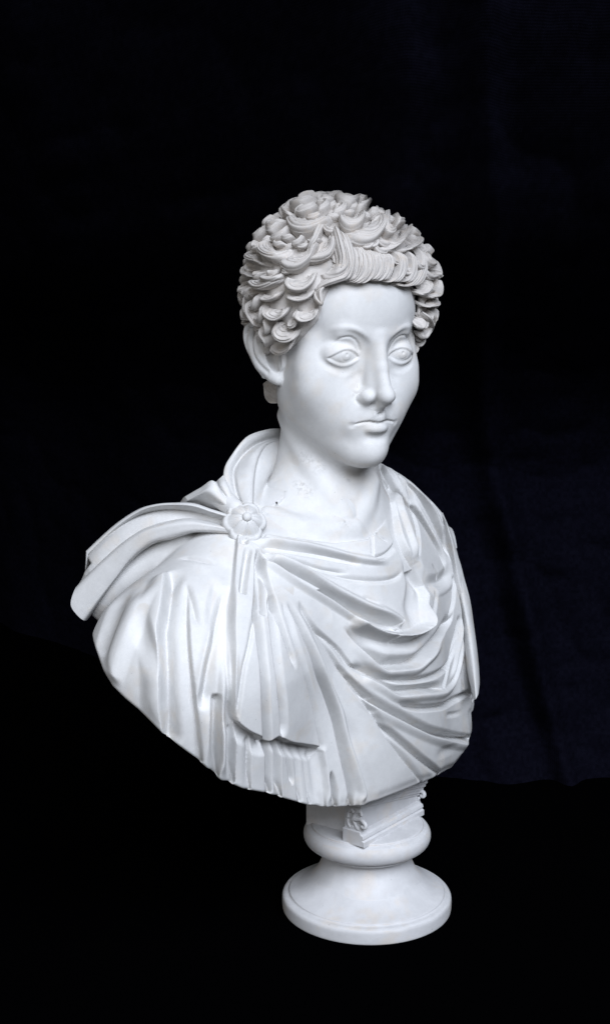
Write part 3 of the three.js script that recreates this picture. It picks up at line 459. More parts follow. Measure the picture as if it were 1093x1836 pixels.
folds.push({ name: 'shoulder_fold', lines: [
  [[-128, 400.7, 90], [-146.5, 402.8, 75.1], [-166.2, 407, 61.8], [-184.5, 404.6, 50.2], [-204.7, 402.3, 40.2], [-223.4, 395, 31.8], [-247.6, 378, 25.1], [-272, 353.8, 20]],
  [[-127.7, 403.3, 108], [-146.2, 408.1, 101], [-163.3, 412.6, 93.6], [-180.7, 412.1, 86], [-200.1, 409.5, 78], [-218.2, 402.9, 69.6], [-241.9, 386.5, 61], [-268.9, 361.7, 52]],
  [[-128.2, 402.5, 114], [-145.7, 406.7, 108.9], [-162.5, 411.2, 102.9], [-179.7, 411.6, 95.9], [-198.9, 409.2, 87.9], [-216.6, 402, 78.9], [-239.3, 385.7, 68.9], [-266.7, 359.9, 58]],
  [[-128.5, 399.4, 110], [-146.2, 403.7, 102.7], [-163.3, 407.3, 95.1], [-180.7, 407.4, 87.1], [-200.1, 404.5, 78.8], [-217.3, 397.5, 70.2], [-239.2, 381.4, 61.3], [-266.5, 355.9, 52]],
  [[-129.9, 395.3, 101], [-147.9, 398.6, 90.6], [-166.3, 401.1, 80.9], [-184.1, 400.1, 71.8], [-202.9, 396.9, 63.4], [-221.7, 388.3, 55.6], [-243.3, 370.2, 48.5], [-267, 347.9, 42]],
  [[-130.7, 392.9, 101], [-148.7, 396.2, 91.4], [-167.9, 398.2, 82.3], [-187.3, 395.6, 73.6], [-207, 390.3, 65.5], [-226.2, 379.6, 57.8], [-247.1, 362.2, 50.7], [-269.6, 341.2, 44]],
  [[-130.9, 393.3, 112], [-148.4, 396.5, 106.8], [-167, 398.8, 101], [-186.7, 395.6, 94.5], [-206.8, 389, 87.3], [-226.6, 377, 79.6], [-247.7, 359.3, 71.1], [-273.9, 333.2, 62]],
  [[-130.6, 392.7, 117], [-148.7, 396, 113.2], [-167.1, 397.4, 108.5], [-186.7, 394.2, 102.7], [-206.9, 387.3, 96], [-226.6, 374.8, 88.3], [-248.1, 356.2, 79.7], [-277.4, 327.8, 70]],
  [[-130.6, 391.1, 117], [-148.7, 393.4, 113.7], [-167.1, 393.2, 109.3], [-186.1, 389.1, 104], [-206.2, 381.7, 97.7], [-225.7, 368.3, 90.5], [-247.1, 348.1, 82.2], [-280.6, 314.5, 73]],
  [[-130.3, 389.3, 116], [-148, 390.4, 112.6], [-166.4, 389.2, 108.4], [-185.1, 383.9, 103.3], [-203.6, 377.3, 97.5], [-221.9, 362.8, 90.8], [-241.2, 339.2, 83.3], [-274, 304.5, 75]],
  [[-130.1, 387.3, 112], [-146.8, 388, 107.8], [-164.5, 387.2, 103], [-184.1, 380.7, 97.8], [-201.5, 375.4, 92.1], [-219.3, 361.9, 85.9], [-237.1, 340.1, 79.2], [-267.8, 299.1, 72]],
  [[-130, 385.4, 100], [-146.5, 384.7, 89.9], [-163.1, 383.7, 80.8], [-182.6, 377, 72.7], [-200.5, 371.6, 65.6], [-217.8, 358.9, 59.4], [-235.3, 339.6, 54.2], [-266.8, 298.3, 50]],
  [[-129.3, 386.3, 84], [-143.8, 385.5, 68], [-162, 384.3, 54.3], [-182.2, 379.9, 42.9], [-200.7, 374.9, 33.7], [-217.6, 363.1, 26.9], [-234.5, 344.3, 22.3], [-266.1, 302, 20]],
] });
folds.push({ name: 'collar_fold', lines: [
  [[-124.8, 406.4, 70], [-130.5, 415.1, 44.3], [-133.5, 422.9, 20.9], [-132.9, 433, -0.3], [-128.4, 442, -19.1], [-120.1, 450.6, -35.7], [-106.7, 455.8, -50], [-88.3, 456.7, -62]],
  [[-127.8, 411.9, 92], [-134.8, 422.5, 76.4], [-138.3, 432.6, 60.5], [-137.7, 440.9, 44.4], [-132.4, 450.1, 28], [-124.4, 460.6, 11.4], [-115.9, 466.7, -5.5], [-99.7, 470.5, -22.6], [-87.9, 470, -40]],
  [[-125.8, 411.9, 98], [-132.4, 423.4, 83.3], [-135.6, 433.1, 68], [-135.1, 441, 52.3], [-130.5, 449.4, 36], [-122.8, 459.5, 19.3], [-113.8, 465.2, 2], [-99.1, 468.8, -15.7], [-87.7, 468.2, -34]],
  [[-123.4, 411.6, 96], [-129.1, 422.3, 81.1], [-132, 431.8, 65.8], [-132.2, 439.2, 50.1], [-128.6, 446.3, 34], [-121.6, 455.1, 17.6], [-112.4, 460.8, 0.8], [-99.2, 464.8, -16.4], [-87.8, 464.9, -34]],
  [[-121.1, 411.9, 92], [-126.1, 421.6, 76], [-128.9, 430, 60], [-129.8, 436.3, 44], [-126.8, 443, 28], [-120.9, 450, 12], [-112.3, 456.1, -4], [-100.2, 460.5, -20], [-87.8, 461.6, -36]],
  [[-118.7, 412.6, 97], [-122.4, 422.4, 82.4], [-124.8, 430.8, 67.5], [-125.6, 437.2, 52.2], [-123.2, 443.5, 36.5], [-118.4, 449.7, 20.4], [-110.9, 455.3, 4], [-100, 459.6, -12.8], [-87.7, 461.2, -30]],
  [[-114.1, 413.1, 101], [-115.8, 422.2, 87.3], [-116.9, 430.6, 73], [-117.1, 437.8, 58.1], [-115.7, 444.5, 42.5], [-112.8, 450.8, 26.3], [-107.8, 455.4, 9.5], [-99.5, 459, -7.9], [-87.6, 460.4, -26]],
  [[-110.8, 413, 100], [-111.5, 422, 85.8], [-111.8, 430.4, 71], [-111.3, 437.6, 55.8], [-110.2, 444.2, 40], [-108, 450, 23.8], [-104.7, 454.2, 7], [-98.5, 457, -10.2], [-87.7, 458.8, -28]],
  [[-109.6, 412.2, 94], [-110.1, 421.2, 78.9], [-110.2, 429.5, 63.5], [-109.8, 436.7, 47.9], [-108.6, 443.1, 32], [-106.6, 448.6, 15.9], [-103.2, 452.4, -0.5], [-98, 455.3, -17.1], [-87.8, 457.2, -34]],
  [[-110.1, 408.6, 74], [-110.4, 416.5, 55.6], [-110.4, 424.8, 38], [-109.7, 432.1, 21.1], [-108.1, 438.1, 5], [-105.4, 442.8, -10.4], [-101.9, 446.6, -25], [-96.8, 449.3, -38.9], [-88.2, 450, -52]],
] });
folds.push({ name: 'short_fold', lines: [
  [[-129.1, 406.6, 84], [-138.1, 411.9, 73], [-150.7, 417.3, 62], [-165.3, 417.7, 51], [-180.3, 407.6, 40]],
  [[-129.9, 413.5, 98], [-136.7, 421.4, 94.5], [-146.1, 432.3, 88], [-158.6, 424.8, 78.5], [-174.3, 414.8, 66]],
  [[-131.2, 412.7, 104], [-138.7, 420.3, 101.8], [-147.7, 428.3, 96], [-158.8, 421.8, 86.8], [-171.8, 414.1, 74]],
  [[-133.2, 410.2, 104], [-142, 417.3, 101.5], [-151.7, 422.9, 96], [-161.3, 418, 87.5], [-170.8, 412.3, 76]],
  [[-134.7, 405.7, 96], [-145.4, 410.8, 90], [-155.9, 414.9, 83], [-165, 413, 75], [-174.3, 409.6, 66]],
  [[-134.4, 401.8, 86], [-146.5, 404.1, 75.5], [-159.1, 406.7, 66], [-168.3, 406.4, 57.5], [-179.4, 405.4, 50]],
] });
folds.push({ name: 'short_fold', lines: [
  [[-128.3, 408.3, 84], [-133.1, 417, 72.7], [-136.8, 424.1, 61.3], [-139.5, 431.1, 50]],
  [[-126.2, 413.9, 98], [-130.2, 424.4, 91.3], [-134.4, 431.3, 82], [-137.8, 435.4, 70]],
  [[-128.3, 413.9, 103], [-133.1, 423.5, 98.2], [-137.2, 430.9, 89.9], [-140.1, 433.9, 78]],
  [[-130.8, 412.1, 100], [-136.6, 421.4, 94.7], [-141.1, 428, 86.7], [-143.7, 430.6, 76]],
  [[-132.7, 406.9, 86], [-139.6, 414, 76], [-145.3, 421.3, 66], [-148.6, 425.2, 56]],
] });
folds.push({ name: 'hanging_fold', lines: [
  [[80.2, 371.4, -112], [88.5, 347.8, -108], [93.3, 321.2, -104], [95.7, 291.6, -100], [101.7, 262, -96], [106.5, 232.3, -92], [111.3, 202.7, -88], [115.9, 185.3, -84]],
  [[81.3, 376.1, -100], [88.8, 349.9, -95.1], [92.3, 320.7, -90.3], [96.3, 294.6, -85.4], [102.1, 265.5, -80.6], [105.5, 236.4, -75.7], [108.9, 210.5, -70.9], [114.7, 183.3, -66]],
  [[81, 377.2, -92], [89.6, 351.2, -86.9], [94.2, 322.3, -81.7], [99.3, 295.2, -76.6], [105, 267.6, -71.4], [108.4, 238.8, -66.3], [111.7, 213.1, -61.1], [115.1, 185.1, -56]],
  [[81.5, 377.8, -92], [91.3, 351.3, -86.6], [97, 323, -81.1], [103.3, 294.2, -75.7], [108.4, 266.7, -70.3], [112.3, 239.2, -64.9], [115, 213.6, -59.4], [115.9, 186.9, -54]],
  [[82.8, 377, -98], [93.2, 350.3, -92.6], [100.1, 322.5, -87.1], [108.3, 290.6, -81.7], [112.8, 264.1, -76.3], [117.4, 231.6, -70.9], [119.5, 205.9, -65.4], [119, 189.9, -60]],
  [[84.2, 374.1, -110], [95.3, 347.1, -104.9], [102.9, 319, -99.7], [112.4, 285.4, -94.6], [116.7, 257.4, -89.4], [121.2, 222.1, -84.3], [122.5, 196, -79.1], [120.4, 187, -74]],
  [[84, 366.6, -124], [93.6, 339.7, -120], [100.9, 312.9, -116], [109.4, 279.9, -112], [114.2, 253, -108], [119.2, 216.9, -104], [120.3, 190, -100], [120, 181.8, -96]],
] });
// dark pitting on the neck: x, y, radius (mm)
const PITS = [[-64.3, 449.2, 9], [-58, 445.3, 8], [-50.6, 440.3, 10], [-66.4, 421.8, 12], [-60.1, 417.1, 9], [-25.6, 389.5, 7], [-97.2, 399.6, 2], [-22.1, 426.3, 3]];
const BROOCH = [-117.3, 394.3, 93.2];
const NeckCords = new Tubes();
NeckCords.add([[-81.6, 486, 2.6, 8], [-66.5, 458, 22.5, 8.5], [-45.3, 422.2, 37.8, 8], [-25.3, 393.9, 44.4, 7.5]]);
NeckCords.add([[1, 421.8, 11.2, 7], [-5, 402, 25.8, 7], [-13.5, 389.2, 38.2, 7]]);
NeckCords.add([[-17.9, 382.8, 45, 8], [-45.6, 383.3, 62, 8], [-76.6, 390.1, 72.3, 8], [-97.4, 396.9, 65.8, 8]]);
const FACING = [0, 0.24, 0.97];
const bustCut = new Outline(bustOutline, FACING), neckCut = new Outline(neckline, FACING), cloakFrontArea = new Outline(cloakFront, FACING), cloakBackArea = new Outline(cloakBack, FACING);
function clothDist(x, y, z) { // the block before the folds are cut
  let d = clothForm(x, y, z);
  if (d > 25) return d - 5;
  d = smax(d, bustCut.dist(x, y, z), 2.5);
  if (z > -60 && (x + 45) * 0.809 + (z + 15) * 0.588 > 8) { const n = neckCut.dist(x, y, z); if (n < 20) d = smax(d, -n, 2); }
  return d;
}
// how far the carving stands out from the block at a point of its surface
const clothRelief = (x, y, z) => { const r = ClothLines.disp(x, y, z) + 5.5 * sstep(-0.6, 2.2, -cloakFrontArea.dist(x, y, z)); return r < 0 ? -15 * (1 - exp(r / 15)) : r; };
function carve({ pos }) {
  for (let i = 0; i < pos.length; i += 3) {
    const x = pos[i], y = pos[i + 1], z = pos[i + 2], f = clothForm(x, y, z);
    const h = clothRelief(x, y, z) * exp(min(0, f + 0.6) / 7); if (abs(h) < 1e-3) continue;
    let n = grad(clothForm, x, y, z, 2.5);
    const e = sstep(-1, -16, bustCut.dist(x, y, z)); // beside the cut edge the folds run straight out of it
    n = n.map((v, k) => mix(FACING[k], v, e)); const l = hypot(...n);
    for (let k = 0; k < 3; k++) pos[i + k] += n[k] / l * h;
  }
}

// folds that stand off the block: a sheet drawn through lines, closed at the back and at the ends
function foldGeometry(lines) {
  const nu = 90, sub = 7, L = lines.map((l) => { // same count along every line
    const q = spline(l, 1.5), s = [0]; for (let i = 1; i < q.length; i++) s.push(s[i - 1] + hypot(q[i][0] - q[i - 1][0], q[i][1] - q[i - 1][1], q[i][2] - q[i - 1][2]));
    const out = []; let k = 0; for (let i = 0; i <= nu; i++) { const t = s[s.length - 1] * i / nu; while (k < s.length - 2 && s[k + 1] < t) k++; const f = clamp((t - s[k]) / (s[k + 1] - s[k] + 1e-9), 0, 1); out.push([0, 1, 2].map((c) => mix(q[k][c], q[k + 1][c], f))); } return out;
  });
  const n = L.length, rings = []; for (let i = 0; i <= nu; i++) { const P = L.map((l) => l[i]), C = []; for (let j = 0; j < n - 1; j++) for (let k = 0; k < sub; k++) { const t = k / sub, p0 = P[max(j - 1, 0)], p1 = P[j], p2 = P[j + 1], p3 = P[min(j + 2, n - 1)]; C.push([0, 1, 2].map((c) => 0.5 * (2 * p1[c] + (p2[c] - p0[c]) * t + (2 * p0[c] - 5 * p1[c] + 4 * p2[c] - p3[c]) * t * t + (3 * p1[c] - p0[c] - 3 * p2[c] + p3[c]) * t * t * t))); } C.push(P[n - 1]); rings.push(C); }
  const m = rings[0].length, pos = rings.flat(2).map((v) => v / 1000), idx = [];
  for (let i = 0; i < nu; i++) for (let j = 0; j < m; j++) { const a = i * m + j, b = i * m + (j + 1) % m, c = a + m, d = b + m; idx.push(a, b, c, b, d, c); }
  for (const i of [0, nu]) { const c = [0, 1, 2].map((k) => rings[i].reduce((s, p) => s + p[k], 0) / m / 1000), o = pos.length / 3; const rim = rings[i].flat().map((v) => v / 1000); for (const v of rim) pos.push(v); pos.push(...c); for (let j = 0; j < m; j++) { const a = o + j, b = o + (j + 1) % m, e = o + m; i ? idx.push(a, b, e) : idx.push(b, a, e); } }
  const g = new THREE.BufferGeometry(); g.setAttribute('position', new THREE.Float32BufferAttribute(pos, 3)); g.setIndex(idx); g.computeVertexNormals(); return g;
}
const faceOpening = [[-40.6, 606.1, 91.3], [-26.8, 609.6, 89.5], [-6.9, 612.2, 86], [13.6, 613.6, 75.9], [36.8, 611.3, 50.4], [43.2, 604.1, 43], [41, 583.8, 41.7], [41.2, 563.4, 24.6], [43.5, 542.5, 19.5], [50.9, 532, 21.2], [66, 511, 21.1], [67.8, 403.9, 20], [-98.7, 403.9, 20], [-87.6, 479.7, 29], [-82.9, 512.2, 50.6], [-82.4, 535.2, 47.6], [-82.3, 542.9, 48.1], [-76.5, 549.2, 60.8], [-68.8, 554.3, 71.6], [-60.3, 565.2, 82.4], [-50.4, 576.9, 88.1], [-47.4, 588.6, 90.9]];
// ---------- the locks of hair: outer edge in head millimetres, width, strands ----------
const locks = [];
locks.push({ w: 17, n: 6, lift: 3, p: [[-50.7, 119.7, -77.2], [-59.9, 110.9, -62.1], [-64.1, 102.9, -44.3], [-60.1, 100.6, -32.6], [-52.4, 102.9, -26], [-42.6, 108.3, -23.5], [-30.2, 117.3, -27.6]] });
locks.push({ w: 8, n: 3, lift: 1, p: [[-42, 131.3, -100.4], [-39.1, 126.7, -101.2], [-42.2, 125.1, -79.9], [-35.9, 128, -70], [-20.5, 133.5, -72.4]] });
locks.push({ w: 8, n: 3, lift: 2, p: [[-35.1, 134.1, -97.3], [-31.1, 131.1, -96.3], [-23.8, 132.6, -92.2], [-14.5, 136.8, -86.3]] });
locks.push({ w: 8, n: 3, lift: 0, p: [[-45, 125.5, -106.3], [-44.5, 120.2, -101.8], [-53.8, 117.2, -73], [-49.5, 119.9, -67.1]] });
locks.push({ w: 9, n: 3, lift: 0, p: [[-64.5, 104.9, -92.5], [-69.4, 100.7, -78.9], [-69.3, 101.5, -69], [-59.6, 111.7, -68.2]] });
locks.push({ w: 20, n: 6, lift: 2, p: [[-72.3, 97.3, -74.3], [-78.5, 87.2, -73.8], [-83.3, 80.3, -60.4], [-83.8, 76.4, -44.2], [-80.9, 76.2, -34.6], [-74.9, 81.9, -29.3], [-69, 91.1, -31.2]] });
locks.push({ w: 15, n: 5, lift: 0, p: [[-70.6, 90.6, -119], [-72.6, 84.7, -121], [-70.8, 77.5, -120], [-82, 73.4, -83.6], [-86.4, 72.9, -54.4], [-83.8, 76.4, -44.2]] });
locks.push({ w: 17, n: 5, lift: 3, p: [[-76.7, 84.9, -36.6], [-80.1, 78.6, -35.6], [-80.6, 72, -30.2], [-77.6, 68.7, -23.3], [-72, 69.1, -17], [-65.1, 74.3, -13.5], [-59, 82.3, -12.9], [-52.2, 95.8, -16.8]] });
locks.push({ w: 15, n: 5, lift: 1, p: [[-69.6, 81.8, -22.3], [-64.5, 77.5, -14.8], [-59.8, 77.1, -11], [-52.3, 79, -6.4], [-46.1, 83.6, -3.7], [-41.9, 91.6, -4.6], [-38.2, 103.9, -13]] });
locks.push({ w: 13, n: 4, lift: 2, p: [[-56.4, 68.2, -5.5], [-52.8, 63, -2.5], [-46.5, 62.9, 0.4], [-39.2, 66.6, 3.4], [-33.7, 73.7, 5.6], [-33.4, 85.3, 3.7], [-33.2, 102.2, -7.5]] });
locks.push({ w: 9, n: 3, lift: 0, p: [[-74.7, 75.3, -122.1], [-76.3, 70.5, -123], [-74.3, 64.7, -123.5], [-79.3, 59.9, -102], [-86.6, 60.8, -76.1]] });
locks.push({ w: 18, n: 6, lift: 1, p: [[-83, 66.3, -85.8], [-83.2, 58.5, -89], [-89.3, 53, -68], [-90.8, 51.1, -51.3], [-88.5, 54, -38.2], [-83.7, 59.7, -28.4], [-80.6, 65.9, -26.1]] });
locks.push({ w: 9, n: 3, lift: 2.5, p: [[-88.5, 66.1, -55.9], [-89.2, 60.4, -45.9], [-86.8, 59.2, -35.3], [-82.7, 62.7, -27.9], [-80.6, 67.8, -27]] });
locks.push({ w: 15, n: 5, lift: 2, p: [[-80.1, 66.9, -25.9], [-81.5, 60.9, -25.2], [-79.7, 54.3, -20.8], [-75.5, 51.7, -15.8], [-68.6, 53, -10], [-61.7, 60.1, -6.6], [-57.5, 70, -6.7]] });
locks.push({ w: 14, n: 4, lift: 0, p: [[-83, 51.8, -25.3], [-79.7, 45.5, -20.2], [-73.2, 43.8, -13.4], [-65.3, 47.3, -7.5], [-59.7, 54.6, -4.7]] });
locks.push({ w: 14, n: 4, lift: 0, p: [[-90.9, 50.2, -55], [-90.7, 43.3, -48.8], [-89, 42.1, -38.9], [-85.2, 45.8, -28.9], [-82.6, 52.3, -24.7]] });
locks.push({ w: 12, n: 4, lift: 1, ribbon: 1, p: [[-59.3, 53.7, -4.4], [-53, 57.3, -1.7], [-43.7, 60.9, 1.7], [-34.6, 65.5, 5.4], [-30.1, 75.8, 7.1], [-31.1, 89.1, 3.4], [-31.4, 107.9, -13]] });
locks.push({ w: 10, n: 4, lift: 0, ribbon: 1, p: [[-62.2, 87.8, -19.7], [-57.4, 91.8, -18.3], [-51.9, 97.6, -18.5], [-42.1, 109.3, -24.5], [-33.1, 115.3, -26.5]] });
locks.push({ w: 17, n: 5, lift: 1, p: [[-90.5, 40.3, -48.3], [-89.1, 31.8, -46.5], [-86.1, 27.1, -37.8], [-82.9, 26.8, -30.1], [-79.6, 31.2, -22.8], [-77.6, 38.1, -18.4]] });
locks.push({ w: 12, n: 4, lift: 1, p: [[-73.9, 37.5, -14.7], [-75.4, 31.9, -17.4], [-71.4, 27.3, -15], [-65.6, 27.2, -10.5], [-59.9, 30.6, -6], [-56.2, 38.3, -2.9]] });
locks.push({ w: 16, n: 5, lift: 1, p: [[-84, 24.1, -34.6], [-81.6, 15.5, -38.2], [-77.3, 9.7, -35.8], [-72.1, 8.6, -27.9], [-68.1, 12.3, -20.1], [-66.7, 19.4, -14.5]] });
locks.push({ w: 15, n: 5, lift: 0, p: [[-80, 7.7, -51.5], [-73.6, -2.3, -60.3], [-70.1, -5.7, -52.7], [-69, -3.3, -40.8], [-68.2, 2.4, -29.8], [-68.9, 9.5, -23.2]] });
locks.push({ w: 7, n: 3, lift: 0, ribbon: 1, p: [[-61.3, 52.8, -5.4], [-60.4, 46.2, -4.6], [-55.9, 41.7, -2.5], [-54.4, 44.6, -1.7], [-55.5, 53, -2.4], [-51.3, 57.5, -1]] });
locks.push({ w: 7, n: 3, lift: 2, ribbon: 1, p: [[-85.4, 18.2, -58.4], [-82.7, 12, -55.8], [-80.1, 7.5, -53.5], [-75.9, 0.8, -62.3]] });
locks.push({ w: 9, n: 4, lift: 2, ribbon: 1, p: [[-86.7, 40.7, -78.2], [-86.5, 30.7, -74.4], [-86.5, 22.4, -63.6], [-84.5, 16.2, -60.1]] });
locks.push({ w: 13, n: 5, lift: 0, p: [[-74.9, 34.9, -125.5], [-74, 26.4, -123.4], [-74.6, 19.3, -110.5], [-84.3, 21.2, -73.7]] });
locks.push({ w: 8, n: 3, lift: 0, p: [[-74, 21.5, -123.7], [-71.5, 14.3, -121.9], [-76.6, 16.2, -99.6]] });
locks.push({ w: 12, n: 3, lift: 0, ribbon: 1, p: [[-74.6, 48.5, -124.5], [-74.2, 39.7, -125.9], [-73.8, 33.1, -124.5]] });
locks.push({ w: 13, n: 7, lift: 1.5, ribbon: 1, p: [[-52.8, -39.4, -116], [-49.3, -48.7, -116.9], [-43.5, -57, -113.5], [-44.2, -61.8, -98.5]] });
locks.push({ w: 11, n: 6, lift: 2, ribbon: 1, p: [[-47.3, -42.6, -115.6], [-47.9, -50.2, -98.9], [-45.3, -56.3, -92.4]] });
locks.push({ w: 15, n: 4, lift: 1.5, p: [[-4.4, 139.2, -79], [-14.2, 131.1, -50.3], [-12.3, 127, -38.1], [-2.8, 128.4, -39.1], [20.8, 133.5, -62.4]] });
locks.push({ w: 7, n: 3, lift: 1, p: [[14.2, 137.9, -65.8], [7.3, 132.2, -51.1], [9.9, 130.5, -46.4], [25.6, 134.2, -59.2]] });
locks.push({ w: 9, n: 3, lift: 1, p: [[-3.9, 130, -43.4], [-5, 124.5, -30.2], [4.8, 125.6, -32.7], [26.1, 130.7, -58.2]] });
locks.push({ w: 16, n: 5, lift: 4, p: [[-22.1, 121.3, -29.9], [-27.5, 116.9, -24.8], [-31.9, 109.2, -15.3], [-30.5, 103.9, -7.5], [-24.8, 103.2, -3.6], [-15.9, 107.9, -5.1], [-7.3, 115.6, -13.8], [-4.6, 121.9, -24.5]] });
locks.push({ w: 16, n: 5, lift: 2, p: [[-35, 106.3, -13.7], [-33, 97.3, -2.8], [-24.6, 92.2, 4.8], [-12.6, 93.9, 7.7], [-1.5, 100.7, 4.3], [9.4, 109.8, -5.9], [19.1, 121.4, -28.3]] });
locks.push({ w: 17, n: 6, lift: 3, p: [[-13.2, 92.4, 8.3], [-7.5, 87.8, 11.1], [1.6, 87.6, 11.6], [11.3, 91.3, 9.2], [25, 99, 0.2], [54.6, 108.8, -37.3]] });
locks.push({ w: 18, n: 6, lift: 2, p: [[7, 89.9, 10.4], [18.8, 87.7, 8.8], [34.9, 90.2, 0.7], [58.5, 95.8, -23.6], [64.9, 106.1, -31.7]] });
locks.push({ w: 12, n: 4, lift: 1, ribbon: 1, p: [[32.2, 123.4, -43.3], [8.7, 112.7, -9.5], [6, 104.6, 0.5], [12.8, 102.8, 1.1], [27.5, 109, -12]] });
locks.push({ w: 12, n: 4, lift: 2, p: [[42.2, 128.8, -43.9], [33.7, 118.6, -33.7], [25.8, 110, -12.2], [52, 112.3, -38.3], [54.6, 120.2, -31.7]] });
locks.push({ w: 12, n: 4, lift: 1, p: [[53.7, 109.8, -36.9], [60.6, 109.6, -32.2], [67, 101, -32.4], [69.7, 106.2, -29.5], [63, 115.5, -22.4], [60.5, 122.3, -33.2]] });
locks.push({ w: 14, n: 3, lift: 4, p: [[27.8, 140.4, -57.8], [28.9, 134.8, -56.6], [33.8, 132, -50.5], [39.6, 132.2, -45.6], [42.1, 137.8, -47], [38.8, 144.3, -49.7]] });
locks.push({ w: 10, n: 3, lift: -1, ribbon: 1, p: [[42.6, 129.7, -48.5], [46.1, 128.4, -42.3], [50.6, 126.6, -33.8], [60.5, 122.3, -33.2], [65.1, 117.4, -30.3]] });
locks.push({ w: 14, n: 4, lift: 2, p: [[68.3, 94.8, -31.9], [73.6, 90.4, -29], [79.1, 88.6, -23.9], [83.2, 93, -18.7], [82.1, 99.8, -15.5], [81.2, 106.1, -24.9]] });
locks.push({ w: 8, n: 3, lift: 1, ribbon: 1, p: [[64.9, 89, -23.5], [61.2, 80.2, -13.5], [71.3, 75.3, -19.6], [78.3, 76.6, -24.9], [76.7, 84.8, -26.5]] });
locks.push({ w: 13, n: 4, lift: 2, p: [[78.4, 75.6, -25.7], [82.7, 65.9, -21.2], [89.3, 67.2, -17.6], [89.4, 79.2, -17], [84.2, 88.4, -17.4]] });
locks.push({ w: 9, n: 3, lift: 0, p: [[55, 70.4, -5.4], [62.2, 65.2, -8.1], [77.5, 64.4, -21], [83.6, 68.4, -22.8]] });
locks.push({ w: 11, n: 3, lift: 1, p: [[41.5, 56.3, 2.8], [46.8, 50.3, 1.4], [54, 50.8, -1.6], [59.6, 58.2, -5.1], [54.1, 64.5, -3.5]] });
locks.push({ w: 19, n: 7, lift: 1.6, shift: [-0.98, 0.02, -0.18], p: [[51.5, 91.3, -12.3], [56, 82.4, -10.5], [53.1, 71.5, -4.5], [47, 63.2, 0.1], [39.2, 59.1, 3.6], [29.6, 59.1, 6.9], [22.2, 62.8, 9.6]] });
locks.push({ w: 12, n: 4, lift: 1, shift: [-0.98, 0.02, -0.18], p: [[33.1, 89.8, 2], [37.1, 79.9, 3.1], [36.6, 71, 4.4], [32.3, 64.1, 6.3], [26.9, 62.2, 8.1], [20.6, 63.8, 10.1]] });
locks.push({ w: 13, n: 5, lift: 1.2, shift: [-0.98, 0.02, -0.18], p: [[20.7, 89.4, 7.7], [23.6, 80.1, 9.2], [22.4, 71.3, 10.1], [18.2, 65.4, 10.9], [12.3, 62.7, 11.9], [5.7, 64, 12.9], [2.8, 67.5, 13.4]] });
locks.push({ w: 13, n: 4, lift: 0.4, shift: [-0.98, 0.02, -0.18], p: [[6.8, 88.9, 10.8], [8.7, 79.7, 12.8], [7.7, 71.4, 13.2], [4, 65, 13.2], [-1.4, 62.5, 13], [-5.1, 65, 13]] });
locks.push({ w: 13, n: 5, lift: 0.8, shift: [-0.98, 0.02, -0.18], p: [[-1.5, 89.8, 10.8], [0.4, 79.7, 13.3], [-1.1, 71.4, 13.6], [-5.2, 65.5, 13.2], [-10.4, 62.7, 12.3], [-15.6, 62.6, 11.3]] });
locks.push({ w: 13, n: 5, lift: 0.9, shift: [-0.98, 0.02, -0.18], p: [[-11.5, 92, 8.8], [-10, 80.6, 12.5], [-11.6, 71.3, 12.6], [-15.7, 64.4, 11.4], [-21.4, 61.2, 9.6], [-26.4, 62.2, 8.1], [-28.5, 65.1, 7.6]] });
locks.push({ w: 11, n: 4, lift: 0.2, shift: [-0.98, 0.02, -0.18], p: [[-20.2, 95.1, 4.8], [-19.1, 82.8, 10.1], [-20.2, 72.2, 10.8], [-24.2, 65.2, 9], [-29.3, 62.2, 7.2], [-34, 62.6, 5.4]] });
locks.push({ w: 14, n: 5, lift: 1, ribbon: 1, p: [[-42.5, 63.8, 2.1], [-35.9, 62.8, 4.7], [-30.6, 68, 7], [-28.2, 79.2, 7.5], [-29, 93, 2.3], [-30, 105.1, -8.6]] });
locks.push({ w: 13, n: 4, lift: 1.5, ribbon: 1, p: [[-46.6, 74.3, -1.3], [-39.3, 71.2, 3.1], [-34.9, 81.4, 3.9], [-35, 96.5, -3.3], [-33.5, 110.6, -18.6]] });
locks.push({ w: 12, n: 4, lift: 1.5, p: [[51.6, 89.4, -10.9], [51.1, 79.5, -5.5], [60.1, 73.3, -9.5], [78.7, 75, -25.7], [78.3, 85, -23.3]] });
locks.push({ w: 12, n: 4, lift: 0.5, p: [[50, 77.6, -4.2], [51.1, 68.6, -2.7], [59.7, 62.8, -5.9], [77.5, 64.4, -21], [81.1, 73.6, -24.3]] });
locks.push({ w: 11, n: 4, lift: 1, p: [[40.1, 53.9, 3.4], [45.8, 49.9, 1.7], [52.1, 51.3, -0.8], [56.5, 57.3, -3.4], [54.8, 63.1, -3.5]] });
locks.push({ w: 13, n: 4, lift: 1, p: [[54.2, 50.3, -1.7], [62, 46.3, -5.4], [72.7, 47, -12.9], [83.1, 53.9, -22.3], [82.1, 62.5, -23.2]] });
locks.push({ w: 13, n: 4, lift: 0, p: [[48.9, 44.6, 0.6], [53.5, 38.9, -1.6], [62.2, 38.1, -6.1], [77.7, 39.9, -18.2], [83.5, 46, -20.7]] });
locks.push({ w: 12, n: 4, lift: 1, p: [[84, 44, -21.2], [87, 46.5, -18], [88.6, 56.4, -15.3], [89.7, 65.4, -20.3]] });
locks.push({ w: 12, n: 4, lift: 2, p: [[72.8, 68.1, -17.4], [83.3, 64.2, -22.7], [85.9, 66.5, -17.9], [89.7, 72.7, -19.3]] });
locks.push({ w: 8, n: 3, lift: 0, ribbon: 1, p: [[71, 6.7, -26.1], [73.8, 3.2, -24.5], [74.4, 5.5, -20.5], [76.2, 18.3, -24], [57, 33.7, -3.9]] });
